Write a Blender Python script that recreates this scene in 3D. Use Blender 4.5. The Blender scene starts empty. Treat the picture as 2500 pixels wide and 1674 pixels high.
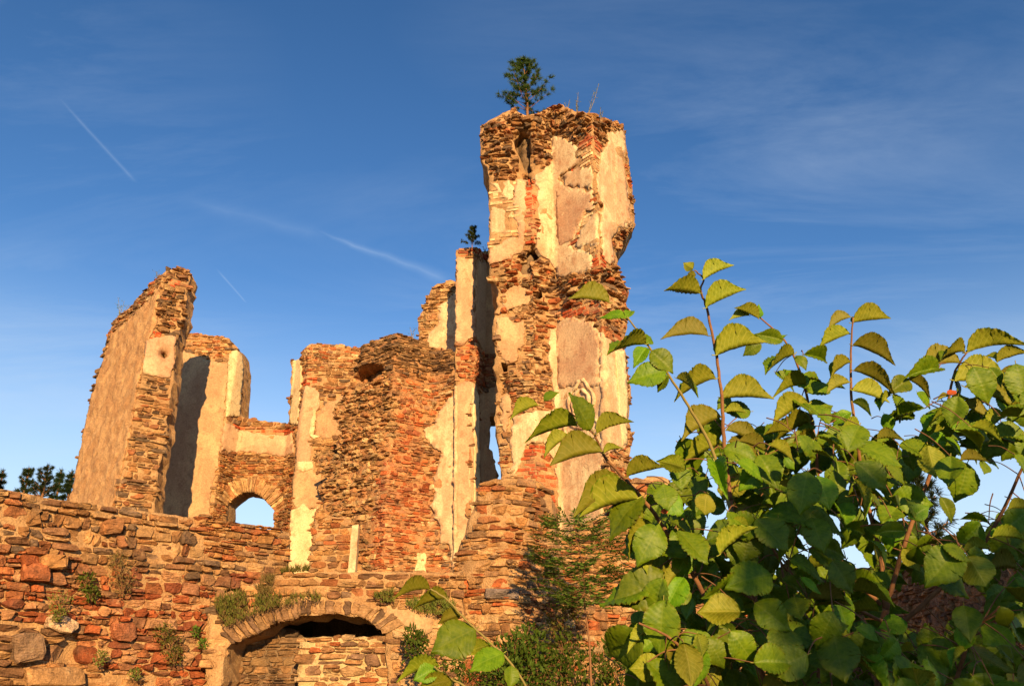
import bpy, math, random
from math import sin, cos, pi, radians, sqrt, atan2, hypot, floor, exp
from mathutils import Vector, Matrix, noise
from mathutils.geometry import delaunay_2d_cdt
import numpy as np

S = bpy.context.scene
COL = S.collection
R = random.Random(7)

# ------------------------------------------------------------------ camera
F = 1944.0                       # focal length in pixels of a 2500 px wide frame
PITCH = radians(23.6)
EYE = Vector((0.0, 0.0, 1.6))
cam = bpy.data.cameras.new('camera'); camo = bpy.data.objects.new('camera', cam); COL.objects.link(camo)
cam.sensor_width = 36.0; cam.lens = 36.0 * F / 2500.0
cam.clip_start = 0.05; cam.clip_end = 30000.0
camo.location = EYE; camo.rotation_euler = (pi / 2 + PITCH, 0, 0)
S.camera = camo

# ------------------------------------------------------------------ light
SUN_EL = radians(13.0); SUN_AZ = radians(11.5)       # sun behind the camera, a little to its right
sun_dir = Vector((sin(SUN_AZ) * cos(SUN_EL), -cos(SUN_AZ) * cos(SUN_EL), sin(SUN_EL)))
sl = bpy.data.lights.new('sun', 'SUN'); so = bpy.data.objects.new('sun', sl); COL.objects.link(so)
sl.energy = 5.0; sl.color = (1.0, 0.66, 0.30); sl.angle = radians(0.5)
so.rotation_euler = (-sun_dir).to_track_quat('-Z', 'Y').to_euler()
so.location = (20, -40, 30)

W = bpy.data.worlds.new('World'); S.world = W; W.use_nodes = True
wn = W.node_tree.nodes; wl = W.node_tree.links
bg = wn['Background']
sky = wn.new('ShaderNodeTexSky'); sky.sky_type = 'NISHITA'; sky.sun_disc = False
sky.sun_elevation = SUN_EL; sky.sun_rotation = pi - SUN_AZ
sky.air_density = 1.0; sky.dust_density = 0.0; sky.ozone_density = 2.0; sky.altitude = 600
hs = wn.new('ShaderNodeHueSaturation'); hs.inputs['Saturation'].default_value = 1.16; hs.inputs['Value'].default_value = 1.0
gm = wn.new('ShaderNodeGamma'); gm.inputs[1].default_value = 1.15
tn = wn.new('ShaderNodeMixRGB'); tn.blend_type = 'MULTIPLY'; tn.inputs[0].default_value = 1.0; tn.inputs[2].default_value = (0.275, 0.265, 0.275, 1)
wl.new(sky.outputs[0], tn.inputs[1]); wl.new(tn.outputs[0], gm.inputs[0])
tm = wn.new('ShaderNodeMixRGB'); tm.blend_type = 'MULTIPLY'; tm.inputs[0].default_value = 1.0; tm.inputs[2].default_value = (3.6, 3.6, 3.6, 1)
wl.new(gm.outputs[0], tm.inputs[1]); wl.new(tm.outputs[0], hs.inputs['Color'])
tg = wn.new('ShaderNodeTexCoord'); sg_ = wn.new('ShaderNodeSeparateXYZ'); wl.new(tg.outputs['Generated'], sg_.inputs[0])
hz_ = wn.new('ShaderNodeMapRange'); hz_.interpolation_type = 'SMOOTHSTEP'; wl.new(sg_.outputs[2], hz_.inputs[0])
for i_, v_ in ((1, 0.05), (2, 0.48), (3, 0.85), (4, 0.0)): hz_.inputs[i_].default_value = v_
hm = wn.new('ShaderNodeMixRGB'); wl.new(hz_.outputs[0], hm.inputs[0]); wl.new(hs.outputs[0], hm.inputs[1]); hm.inputs[2].default_value = (4.0, 4.9, 5.5, 1)
# thin high cirrus: stretched noise on a plane far above the viewer
tc = wn.new('ShaderNodeTexCoord'); sx = wn.new('ShaderNodeSeparateXYZ'); wl.new(tc.outputs['Generated'], sx.inputs[0])
def wmath(op, a, b=None, clamp=False):
    n = wn.new('ShaderNodeMath'); n.operation = op; n.use_clamp = clamp
    for i, v in enumerate((a, b)):
        if v is None: continue
        if isinstance(v, (int, float)): n.inputs[i].default_value = v
        else: wl.new(v, n.inputs[i])
    return n.outputs[0]
zz = wmath('ADD', wmath('MAXIMUM', sx.outputs[2], 0.0), 0.12)
cx = wmath('DIVIDE', sx.outputs[0], zz); cy = wmath('DIVIDE', sx.outputs[1], zz)
cb = wn.new('ShaderNodeCombineXYZ'); wl.new(cx, cb.inputs[0]); wl.new(cy, cb.inputs[1])
mp = wn.new('ShaderNodeMapping'); mp.inputs['Rotation'].default_value = (0, 0, radians(52)); mp.inputs['Scale'].default_value = (0.7, 2.6, 1)
mp.inputs['Location'].default_value = (3.1, 0.7, 0)
wl.new(cb.outputs[0], mp.inputs[0])
nz = wn.new('ShaderNodeTexNoise'); nz.inputs['Scale'].default_value = 1.1; nz.inputs['Detail'].default_value = 11; nz.inputs['Roughness'].default_value = 0.66
nz.inputs['Distortion'].default_value = 0.6
wl.new(mp.outputs[0], nz.inputs['Vector'])
nb = wn.new('ShaderNodeTexNoise'); nb.inputs['Scale'].default_value = 0.55; nb.inputs['Detail'].default_value = 3
wl.new(cb.outputs[0], nb.inputs['Vector'])
c1 = wn.new('ShaderNodeMapRange'); c1.inputs[1].default_value = 0.46; c1.inputs[2].default_value = 0.85; wl.new(nz.outputs[0], c1.inputs[0])
c2 = wn.new('ShaderNodeMapRange'); c2.inputs[1].default_value = 0.40; c2.inputs[2].default_value = 0.66; wl.new(nb.outputs[0], c2.inputs[0])
cl = wmath('MULTIPLY', wmath('MULTIPLY', c1.outputs[0], c2.outputs[0]), 0.70)
mixc = wn.new('ShaderNodeMixRGB'); wl.new(cl, mixc.inputs[0]); wl.new(hm.outputs[0], mixc.inputs[1])
mixc.inputs[2].default_value = (3.6, 4.2, 5.0, 1)
# contrails, laid on the same high plane
def ray0(px, py):
    x = (px - 1250.0) / F; v = -(py - 837.0) / F
    d = Vector((x, cos(PITCH) - v * sin(PITCH), sin(PITCH) + v * cos(PITCH))); return (d.x / (max(0, d.z) + .05 * d.length), d.y / (max(0, d.z) + .05 * d.length))
z2 = wmath('ADD', wmath('MAXIMUM', sx.outputs[2], 0.0), 0.05); tx_ = wmath('DIVIDE', sx.outputs[0], z2); ty_ = wmath('DIVIDE', sx.outputs[1], z2)
nw = wn.new('ShaderNodeTexNoise'); nw.inputs['Scale'].default_value = 14; nw.inputs['Detail'].default_value = 7; wl.new(tc.outputs['Generated'], nw.inputs['Vector'])
last = mixc.outputs[0]
for (a, b, wa, wb, op) in (((140, 235), (335, 448), .006, .009, .11), ((528, 655), (602, 740), .006, .005, .15), ((770, 560), (1100, 690), .008, .05, .16), ((420, 480), (800, 580), .05, .06, .06)):
    A = ray0(*a); B = ray0(*b); dx, dy = B[0] - A[0], B[1] - A[1]; L = hypot(dx, dy); ux, uy = dx / L, dy / L
    qx = wmath('SUBTRACT', tx_, A[0]); qy = wmath('SUBTRACT', ty_, A[1])
    al = wmath('DIVIDE', wmath('ADD', wmath('MULTIPLY', qx, ux), wmath('MULTIPLY', qy, uy)), L)
    pe = wmath('ABSOLUTE', wmath('ADD', wmath('SUBTRACT', wmath('MULTIPLY', qx, uy), wmath('MULTIPLY', qy, ux)), wmath('MULTIPLY', wmath('SUBTRACT', nw.outputs[0], .5), wb * 1.0)))
    wd = wmath('ADD', wa, wmath('MULTIPLY', al, wb - wa))
    f = wmath('SUBTRACT', 1.0, wmath('DIVIDE', pe, wd), True); f = wmath('MULTIPLY', f, f)
    e1 = wmath('MULTIPLY', al, 4.0, True); e2 = wmath('MULTIPLY', wmath('SUBTRACT', 1.0, al), 8.0, True)
    f = wmath('MULTIPLY', wmath('MULTIPLY', f, wmath('MULTIPLY', e1, e2)), wmath('MULTIPLY', wmath('ADD', nw.outputs[0], .35), op))
    mm = wn.new('ShaderNodeMixRGB'); wl.new(f, mm.inputs[0]); wl.new(last, mm.inputs[1]); mm.inputs[2].default_value = (4.6, 5.4, 6.2, 1); last = mm.outputs[0]
wl.new(last, bg.inputs[0]); bg.inputs[1].default_value = 0.100

S.view_settings.view_transform = 'Standard'; S.view_settings.look = 'None'
S.view_settings.exposure = 0.88; S.view_settings.gamma = 1.0; S.view_settings.use_curve_mapping = False
S.cycles.max_bounces = 5; S.cycles.diffuse_bounces = 2; S.cycles.glossy_bounces = 1; S.cycles.transmission_bounces = 2; S.cycles.transparent_max_bounces = 16
S.cycles.use_denoising = True; S.cycles.use_adaptive_sampling = True; S.cycles.adaptive_threshold = 0.02

# ------------------------------------------------------------------ pixel geometry (2500 x 1674 frame)
def ray(px, py):
    x = (px - 1250.0) / F; v = -(py - 837.0) / F
    return Vector((x, cos(PITCH) - v * sin(PITCH), sin(PITCH) + v * cos(PITCH)))
def at(px, py, Y):
    d = ray(px, py); return EYE + d * (Y / d.y)
def pl(px, py, Y):
    p = at(px, py, Y); return (p.x, p.y)
def zc(x0, y0, k):
    return lambda *pts: [(x0 + a / k, y0 + b / k) for a, b in pts]
Z1 = zc(1100, 100, 2.851); Z2 = zc(1100, 550, 2.413); Z3 = zc(1000, 1050, 2.513); Z4 = zc(600, 650, 2.0908)
Z5 = zc(120, 600, 2.09); Z6 = zc(0, 1150, 2.993); Z7 = zc(1550, 600, 2.465); Z8 = zc(1550, 1100, 2.465); ZB = zc(480, 1330, 3.603)

# ------------------------------------------------------------------ naming helpers
def link(o, parent=None):
    COL.objects.link(o)
    if parent is not None: o.parent = parent
    return o
def thing(name, label, cat, loc=(0, 0, 0), group=None, kind=None):
    o = bpy.data.objects.new(name, None); COL.objects.link(o); o.location = loc; o.empty_display_size = 0.2
    o['label'] = label; o['category'] = cat
    if group: o['group'] = group
    o['kind'] = kind or 'thing'
    return o
def tag(o, label, cat=None, group=None, kind=None):
    o['label'] = label
    if cat: o['category'] = cat
    if group: o['group'] = group
    if kind: o['kind'] = kind
    return o
def mesh(name, verts, faces, mats, parent=None, tint=None, smooth=False, mi=None, uv=None):
    """one mesh object; tint is one linear rgb per vertex; verts are world coords, made local to the parent"""
    me = bpy.data.meshes.new(name)
    off = parent.matrix_world.translation if False else (Vector(parent.location) if parent is not None else Vector((0, 0, 0)))
    if parent is not None and parent.parent is not None: off = off + Vector(parent.parent.location)
    me.from_pydata([(v[0] - off[0], v[1] - off[1], v[2] - off[2]) for v in verts], [], faces)
    for m in (mats if isinstance(mats, (list, tuple)) else [mats]): me.materials.append(m)
    if tint is not None:
        a = me.color_attributes.new('tint', 'FLOAT_COLOR', 'POINT')
        arr = np.ones((len(verts), 4), dtype=np.float32); arr[:, :3] = np.asarray(tint, dtype=np.float32)
        a.data.foreach_set('color', arr.ravel())
    if mi is not None: me.polygons.foreach_set('material_index', mi)
    if smooth: me.polygons.foreach_set('use_smooth', [True] * len(me.polygons))
    me.update()
    return link(bpy.data.objects.new(name, me), parent)

# ------------------------------------------------------------------ materials
class NT:
    def __init__(s, name):
        s.m = bpy.data.materials.new(name); s.m.use_nodes = True
        s.n = s.m.node_tree.nodes; s.l = s.m.node_tree.links; s.b = s.n['Principled BSDF']
        s.b.inputs['Roughness'].default_value = 0.9
        s.b.inputs['Specular IOR Level'].default_value = 0.15
    def new(s, t, **k):
        n = s.n.new(t)
        for a, v in k.items(): setattr(n, a, v)
        return n
    def put(s, sock, v):
        if isinstance(v, (int, float)): sock.default_value = v
        elif isinstance(v, (tuple, list)): sock.default_value = (*v, 1) if len(v) == 3 and len(sock.default_value) == 4 else v
        else: s.l.new(v, sock)
    def pos(s, scale=(1, 1, 1)):
        g = s.new('ShaderNodeNewGeometry'); mpn = s.new('ShaderNodeMapping'); s.l.new(g.outputs['Position'], mpn.inputs[0])
        mpn.inputs['Scale'].default_value = scale; return mpn.outputs[0]
    def noise(s, scale, detail=4, rough=0.55, vec=None, dist=0.0):
        n = s.new('ShaderNodeTexNoise'); n.inputs['Scale'].default_value = scale; n.inputs['Detail'].default_value = detail
        n.inputs['Roughness'].default_value = rough; n.inputs['Distortion'].default_value = dist
        s.l.new(vec if vec is not None else s.pos(), n.inputs['Vector']); return n.outputs[0]
    def rng(s, v, a, b, c=0.0, d=1.0):
        n = s.new('ShaderNodeMapRange'); s.l.new(v, n.inputs[0])
        for i, x in enumerate((a, b, c, d)): n.inputs[i + 1].default_value = x
        return n.outputs[0]
    def mix(s, f, a, b, mode='MIX'):
        n = s.new('ShaderNodeMixRGB', blend_type=mode); s.put(n.inputs[0], f); s.put(n.inputs[1], a); s.put(n.inputs[2], b); return n.outputs[0]
    def math(s, op, a, b=0.0):
        n = s.new('ShaderNodeMath', operation=op); s.put(n.inputs[0], a); s.put(n.inputs[1], b); return n.outputs[0]
    def bump(s, h, strength=0.5, dist=0.02):
        n = s.new('ShaderNodeBump'); n.inputs['Strength'].default_value = strength; n.inputs['Distance'].default_value = dist
        s.l.new(h, n.inputs['Height']); s.l.new(n.outputs[0], s.b.inputs['Normal'])
    def col(s, c): s.put(s.b.inputs['Base Color'], c)

def m_stone(name, bump=0.85, lime=0.40):
    t = NT(name); a = t.new('ShaderNodeVertexColor', layer_name='tint')
    n1 = t.noise(8, 5, 0.68); n3 = t.noise(2.2, 2)
    c = t.mix(1.0, a.outputs[0], t.rng(n1, 0.26, 0.74, 0.42, 1.55), 'MULTIPLY'); c = t.mix(1.0, c, (1.0, 0.87, 0.84), 'MULTIPLY')
    c = t.mix(t.rng(n3, 0.52, 0.68, 0, 0.40), c, (0.15, 0.11, 0.07))          # grime patches
    c = t.mix(t.rng(n1, 0.60, 0.72, 0, lime), c, (0.50, 0.37, 0.20))          # clinging lime
    t.col(c)
    g = t.noise(42, 3, 0.7)
    c2_ = t.mix(1.0, c, t.rng(g, 0.3, 0.7, 0.72, 1.25), 'MULTIPLY'); t.col(c2_)
    lay_ = t.noise(1.0, 3, 0.65, t.pos((7, 7, 48)))
    t.bump(t.math('ADD', t.math('MULTIPLY', g, .55), t.math('ADD', n1, lay_)), bump, 0.045)
    return t.m
def m_mortar(name, c1, c2):
    t = NT(name); n1 = t.noise(5, 4, 0.6); n2 = t.noise(45, 3, 0.65); n3 = t.noise(1.1, 2)
    c = t.mix(t.rng(n1, 0.35, 0.65), c1, c2)
    c = t.mix(t.rng(n3, 0.5, 0.7, 0, 0.5), c, tuple(x * 0.55 for x in c1))
    c = t.mix(1.0, c, t.rng(n2, 0.3, 0.7, 0.7, 1.25), 'MULTIPLY'); t.col(c)
    t.bump(t.math('ADD', n2, n1), 0.9, 0.03); return t.m
def m_plaster(name, base, pale, dark, streak=0.5, rough=0.35, patch=0.5, pscale=1.0):
    t = NT(name)
    big = t.noise(1.3 * pscale, 4, 0.62, t.pos((1, 1, 0.7)), 0.6); st = t.noise(1.0, 3, 0.6, t.pos((9, 9, 0.55)), 0.2)
    fine = t.noise(26, 3, 0.7); mid = t.noise(5.5, 4, 0.6)
    c = t.mix(t.rng(big, 0.50 - 0.1 * patch, 0.62, 0, 1.0), base, pale)
    c = t.mix(t.rng(st, 0.52, 0.72, 0, streak), c, pale)
    c = t.mix(t.rng(mid, 0.53, 0.70, 0, 0.75), c, dark)
    c = t.mix(1.0, c, t.rng(fine, 0.3, 0.7, 0.74, 1.20), 'MULTIPLY')
    cr = t.new('ShaderNodeTexVoronoi', feature='DISTANCE_TO_EDGE'); cr.inputs['Scale'].default_value = 0.9
    wv = t.new('ShaderNodeVectorMath', operation='ADD'); nn = t.new('ShaderNodeTexNoise'); nn.inputs['Scale'].default_value = 2.5; nn.inputs['Detail'].default_value = 2
    t.l.new(t.pos((1, 1, 0.6)), wv.inputs[0]); t.l.new(t.pos(), nn.inputs['Vector'])
    vs = t.new('ShaderNodeVectorMath', operation='SCALE'); vs.inputs[3].default_value = 0.5; t.l.new(nn.outputs[1], vs.inputs[0]); t.l.new(vs.outputs[0], wv.inputs[1])
    t.l.new(wv.outputs[0], cr.inputs['Vector'])
    crack = t.rng(cr.outputs['Distance'], 0.0, 0.006, 1, 0)
    crack = t.math('MULTIPLY', crack, t.rng(big, 0.45, 0.55, 0, 1))
    c = t.mix(t.math('MULTIPLY', crack, 0.35), c, (0.10, 0.06, 0.035)); t.col(c)
    h = t.math('SUBTRACT', t.math('ADD', t.math('MULTIPLY', mid, 0.8), t.math('ADD', t.math('MULTIPLY', fine, rough), big)), t.math('MULTIPLY', crack, 0.5))
    t.bump(h, 0.6, 0.025); return t.m
def m_simple(name, c1, c2, scale=8, rough=0.9, bump=0.3, bd=0.01):
    t = NT(name); n = t.noise(scale, 5, 0.6); t.col(t.mix(t.rng(n, 0.3, 0.7), c1, c2)); t.b.inputs['Roughness'].default_value = rough
    t.bump(n, bump, bd); return t.m

M = {}
M['stone'] = m_stone('stone_schist'); M['brick'] = m_stone('fired_brick', 0.35)
M['mortar'] = m_mortar('lime_mortar', (0.36, 0.20, 0.09), (0.50, 0.31, 0.15))
M['mortar_red'] = m_mortar('reddish_mortar', (0.38, 0.17, 0.075), (0.48, 0.27, 0.125))
M['mortar_cream'] = m_mortar('cream_mortar', (0.50, 0.34, 0.16), (0.58, 0.42, 0.22))
M['mortar_dark'] = m_mortar('shade_dark_mortar', (0.20, 0.13, 0.08), (0.30, 0.20, 0.115))  # mortar colour darkened for the shade of cavities, chamber and shaded walls
M['pink'] = m_plaster('pinkish_render', (0.46, 0.265, 0.155), (0.57, 0.385, 0.225), (0.38, 0.18, 0.095), 0.35, 0.6, 0.5)
M['cream'] = m_plaster('cream_render', (0.51, 0.325, 0.185), (0.66, 0.50, 0.295), (0.42, 0.21, 0.105), 0.75, 0.6, 0.6, 1.6)
M['pale'] = m_plaster('pale_lime_render', (0.60, 0.455, 0.25), (0.68, 0.54, 0.31), (0.46, 0.27, 0.13), 0.5, 0.6, 0.6, 2.2)
M['rough'] = m_plaster('rough_cast_render', (0.42, 0.225, 0.10), (0.54, 0.32, 0.15), (0.24, 0.12, 0.06), 0.25, 2.6, 0.9, 3.0)
M['grime_shade'] = m_plaster('grimy_shade_render', (0.41, 0.245, 0.13), (0.52, 0.345, 0.18), (0.30, 0.165, 0.09), 0.4, 0.8, 0.4)  # grimy render tone, also standing in for shadow on the back wall
# ------------------------------------------------------------------ walls as surfaces over a folded plan line
def inside(poly, pts):
    """vectorised even-odd test; pts (n,2)"""
    P = np.asarray(pts, dtype=float); x, y = P[:, 0], P[:, 1]; r = np.zeros(len(P), bool)
    q = np.asarray(poly, dtype=float); n = len(q); j = n - 1
    for i in range(n):
        xi, yi = q[i]; xj, yj = q[j]
        c = ((yi > y) != (yj > y)) & (x < (xj - xi) * (y - yi) / ((yj - yi) if yj != yi else 1e-12) + xi)
        r ^= c; j = i
    return r
def pin(poly, p):
    x, y = p; r = False; j = len(poly) - 1
    for i in range(len(poly)):
        xi, yi = poly[i]; xj, yj = poly[j]
        if (yi > y) != (yj > y) and x < (xj - xi) * (y - yi) / (yj - yi) + xi: r = not r
        j = i
    return r
def n2(x, y, k=0.0): return noise.noise(Vector((x, y, k)))
def fbm(x, y, k=0.0, o=3):
    a = 0.0; w = 1.0; f = 1.0
    for _ in range(o):
        a += w * noise.noise(Vector((x * f, y * f, k + 3.7 * f))); w *= 0.5; f *= 2.1
    return a

class Surf:
    def __init__(s, pts, back):
        s.p = [Vector(p) for p in pts]
        s.b = [Vector((p[0] + back[0], p[1] + back[1])) for p in pts] if not isinstance(back[0], (tuple, list)) else [Vector(p) for p in back]
        s.cum = [0.0]
        for i in range(len(pts) - 1): s.cum.append(s.cum[-1] + (s.p[i + 1] - s.p[i]).length)
        s.nrm = []
        for i in range(len(pts) - 1):
            d = (s.p[i + 1] - s.p[i]).normalized(); n = Vector((d.y, -d.x)); mid = (s.p[i] + s.p[i + 1]) / 2
            s.nrm.append(n if n.dot(Vector((EYE.x, EYE.y)) - mid) > 0 else -n)
        s.rel = lambda a, b: 0.0
    def hit(s, px, py):
        d = ray(px, py); best = None
        for i in range(len(s.p) - 1):
            a = s.p[i]; e = s.p[i + 1] - a
            # EYE + t d = a + u e
            det = d.x * (-e.y) + e.x * d.y
            if abs(det) < 1e-9: continue
            rx, ry = a.x - EYE.x, a.y - EYE.y
            t = (rx * (-e.y) + e.x * ry) / det; u = (d.x * ry - d.y * rx) / det
            if t <= 0: continue
            viol = max(0.0, -u, u - 1.0)
            if i == 0 and u < 0 or i == len(s.p) - 2 and u > 1: viol *= 0.2
            if best is None or viol < best[0] - 1e-6: best = (viol, s.cum[i] + u * e.length, EYE.z + d.z * t)
        return (best[1], best[2])
    def hits(s, pts): return [s.hit(*p) for p in pts]
    def seg(s, q):
        i = 0
        while i < len(s.p) - 2 and q > s.cum[i + 1]: i += 1
        return i, (q - s.cum[i]) / max(1e-9, s.cum[i + 1] - s.cum[i])
    def pos(s, q, z, d=0.0):
        i, u = s.seg(q); p = s.p[i].lerp(s.p[i + 1], u); n = s.nrm[i]
        # soften the normal near a fold
        w = 0.06
        if i > 0 and q - s.cum[i] < w: n = (n * (0.5 + 0.5 * (q - s.cum[i]) / w) + s.nrm[i - 1] * (0.5 - 0.5 * (q - s.cum[i]) / w))
        elif i < len(s.nrm) - 1 and s.cum[i + 1] - q < w: n = (n * (0.5 + 0.5 * (s.cum[i + 1] - q) / w) + s.nrm[i + 1] * (0.5 - 0.5 * (s.cum[i + 1] - q) / w))
        return (p.x + n.x * d, p.y + n.y * d, z)
    def bpos(s, q, z):
        i, u = s.seg(q); p = s.b[i].lerp(s.b[i + 1], u); return (p.x, p.y, z)
    def depth(s, q):
        i, u = s.seg(q); return s.p[i].lerp(s.p[i + 1], u).y

def densify(poly, step, jag, k=0.0, freq=6.0):
    out = []
    n = len(poly)
    for i in range(n):
        a = poly[i]; b = poly[(i + 1) % n]; L = hypot(b[0] - a[0], b[1] - a[1]); m = max(1, int(L / step))
        for j in range(m):
            t = j / m; x = a[0] + (b[0] - a[0]) * t; y = a[1] + (b[1] - a[1]) * t
            out.append((x + jag * fbm(x * freq, y * freq, k + 11, 4), y + jag * fbm(x * freq, y * freq, k + 47, 4)))
    return out

def offset(poly, d):
    n = len(poly); A = sum(poly[i][0] * poly[(i + 1) % n][1] - poly[(i + 1) % n][0] * poly[i][1] for i in range(n)); sg = 1 if A > 0 else -1; out = []
    for i in range(n):
        a = poly[i - 1]; b = poly[(i + 1) % n]; ex, ey = b[0] - a[0], b[1] - a[1]; L = hypot(ex, ey) or 1
        out.append((poly[i][0] + sg * ey / L * d, poly[i][1] - sg * ex / L * d))
    return out
def sheet(surf, outline, holes, spacing, jag, seed, height, back, name, mat, parent, edge=0.06, rings=1, ejit=0.0, smooth=True):
    """triangulated sheet over (s,z) outline with holes; height(s,z)->d ; back(s,z)->point; closed by a skirt and a back face"""
    rr = random.Random(seed)
    o = densify(outline, edge, jag, seed); hh = [densify(h, edge, jag, seed + 5) for h in holes]
    V = []; E = []
    for loop in [o] + hh:
        b = len(V); V += loop; E += [(b + i, b + (i + 1) % len(loop)) for i in range(len(loop))]
    xs = [p[0] for p in o]; ys = [p[1] for p in o]
    gx = np.arange(min(xs), max(xs), spacing); gy = np.arange(min(ys), max(ys), spacing)
    pts = [(x + rr.uniform(-.3, .3) * spacing, y + rr.uniform(-.3, .3) * spacing) for x in gx for y in gy]
    for c in surf.cum[1:-1]:
        pts = [p for p in pts if abs(p[0] - c) > spacing * 0.35] + [(c, y) for y in np.arange(min(ys), max(ys), spacing * 0.5)]
    if pts:
        k = inside(o, pts)
        for h in hh: k &= ~inside(h, pts)
        V += [p for p, f in zip(pts, k) if f]
    rv, re, rf, *_ = delaunay_2d_cdt([Vector(p) for p in V], E, [], 0, 1e-4)
    C = np.array([[sum(rv[i].x for i in f) / 3, sum(rv[i].y for i in f) / 3] for f in rf])
    k = inside(o, C)
    for h in hh: k &= ~inside(h, C)
    fs = [tuple(f) for f, q in zip(rf, k) if q]
    used = sorted({i for f in fs for i in f}); mp_ = {v: i for i, v in enumerate(used)}
    P2 = [(rv[i].x, rv[i].y) for i in used]; fs = [tuple(mp_[i] for i in f) for f in fs]
    front = [surf.pos(x, z, height(x, z)) for x, z in P2]
    # facing
    a, b, c = (Vector(front[i]) for i in fs[len(fs) // 2]); nn = (b - a).cross(c - a)
    if nn.dot(EYE - a) < 0: fs = [(f[0], f[2], f[1]) for f in fs]
    cnt = {}
    for f in fs:
        for i in range(3):
            e = (f[i], f[(i + 1) % 3]); cnt[e] = cnt.get(e, 0) + 1
    bd = [e for e in cnt if (e[1], e[0]) not in cnt]
    n = len(front); verts = list(front); faces = list(fs)
    bpts = [back(x, z) for x, z in P2]
    bv = sorted({i for e in bd for i in e}); prev = {i: i for i in bv}
    for r_ in range(1, rings + 1):
        t = r_ / rings; cur = {}
        for i in bv:
            A = Vector(front[i]); B = Vector(bpts[i]); p = A.lerp(B, t)
            if r_ < rings and ejit: p += Vector((fbm(p.x * 4, p.z * 4 + p.y * 3, 1), 0, fbm(p.z * 4, p.y * 4, 2))) * ejit
            cur[i] = len(verts); verts.append(tuple(p))
        for x, y in bd: faces.append((prev[y], prev[x], cur[x], cur[y]))
        prev = cur
    base = len(verts); verts += bpts
    for f in fs: faces.append((base + f[0], base + f[2], base + f[1]))
    ob = mesh(name, verts, faces, mat, parent)
    if smooth:
        fl = [True] * len(fs) + [False] * (len(faces) - len(fs)); ob.data.polygons.foreach_set('use_smooth', fl)
    return ob

PAL = {
 'brown': [(.34, .185, .075), (.40, .23, .095), (.25, .14, .07), (.44, .27, .115), (.37, .16, .065), (.22, .155, .095), (.46, .30, .135)],
 'dark':  [(.25, .16, .085), (.30, .19, .09), (.19, .125, .075), (.35, .23, .11), (.40, .26, .125)],
 'red':   [(.44, .14, .05), (.36, .115, .045), (.48, .20, .08), (.34, .17, .085), (.44, .25, .12), (.30, .105, .05), (.50, .30, .15)],
 'orange':[(.46, .25, .09), (.50, .29, .11), (.38, .18, .07), (.32, .20, .10), (.54, .34, .15), (.42, .16, .06)],
 'mixed': [(.42, .24, .10), (.44, .15, .055), (.34, .185, .08), (.50, .32, .15), (.56, .41, .21), (.27, .17, .10)],
 'brick': [(.52, .12, .04), (.46, .10, .036), (.54, .17, .07), (.40, .09, .036), (.50, .26, .13)],
 'lime':  [(.74, .58, .31), (.66, .49, .25), (.78, .62, .34), (.62, .43, .21), (.70, .52, .27), (.60, .36, .17)],
 'yellow':[(.56, .38, .17), (.50, .32, .14), (.62, .45, .22), (.40, .25, .12), (.46, .24, .10)],
 'grey':  [(.20, .17, .145), (.25, .20, .16), (.16, .14, .12), (.30, .24, .18)],
}
STY = {
 #            course h      stone w      proud         gap   split  tilt   palette
 'rubble':  ((.11, .28), (.13, .40), (-.015, .06), .012, .28, .045, 'orange'),
 'boulder': ((.12, .34), (.18, .60), (-.015, .09), .014, .40, .060, 'red'),
 'redrub':  ((.08, .23), (.11, .36), (-.015, .07), .011, .30, .050, 'red'),
 'slab':    ((.055, .15), (.10, .36), (-.012, .042), .008, .30, .040, 'brown'),
 'thin':    ((.040, .10), (.09, .30), (-.012, .035), .006, .25, .035, 'dark'),
 'broken':  ((.045, .125), (.07, .26), (-.012, .055), .004, .30, .050, 'brown'),
 'tooth':   ((.05, .14), (.08, .28), (-.012, .10), .004, .30, .070, 'brown'),
 'smallred':((.045, .12), (.08, .26), (-.012, .028), .008, .30, .040, 'red'),
 'brick':   ((.074, .082), (.24, .30), (-.006, .012), .011, .0, .006, 'brick'),
 'oldbrick':((.070, .090), (.14, .30), (-.030, .03), .010, .0, .016, 'brick'),
 'lime':    ((.070, .090), (.14, .30), (-.008, .010), .007, .0, .012, 'lime'),
}

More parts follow.
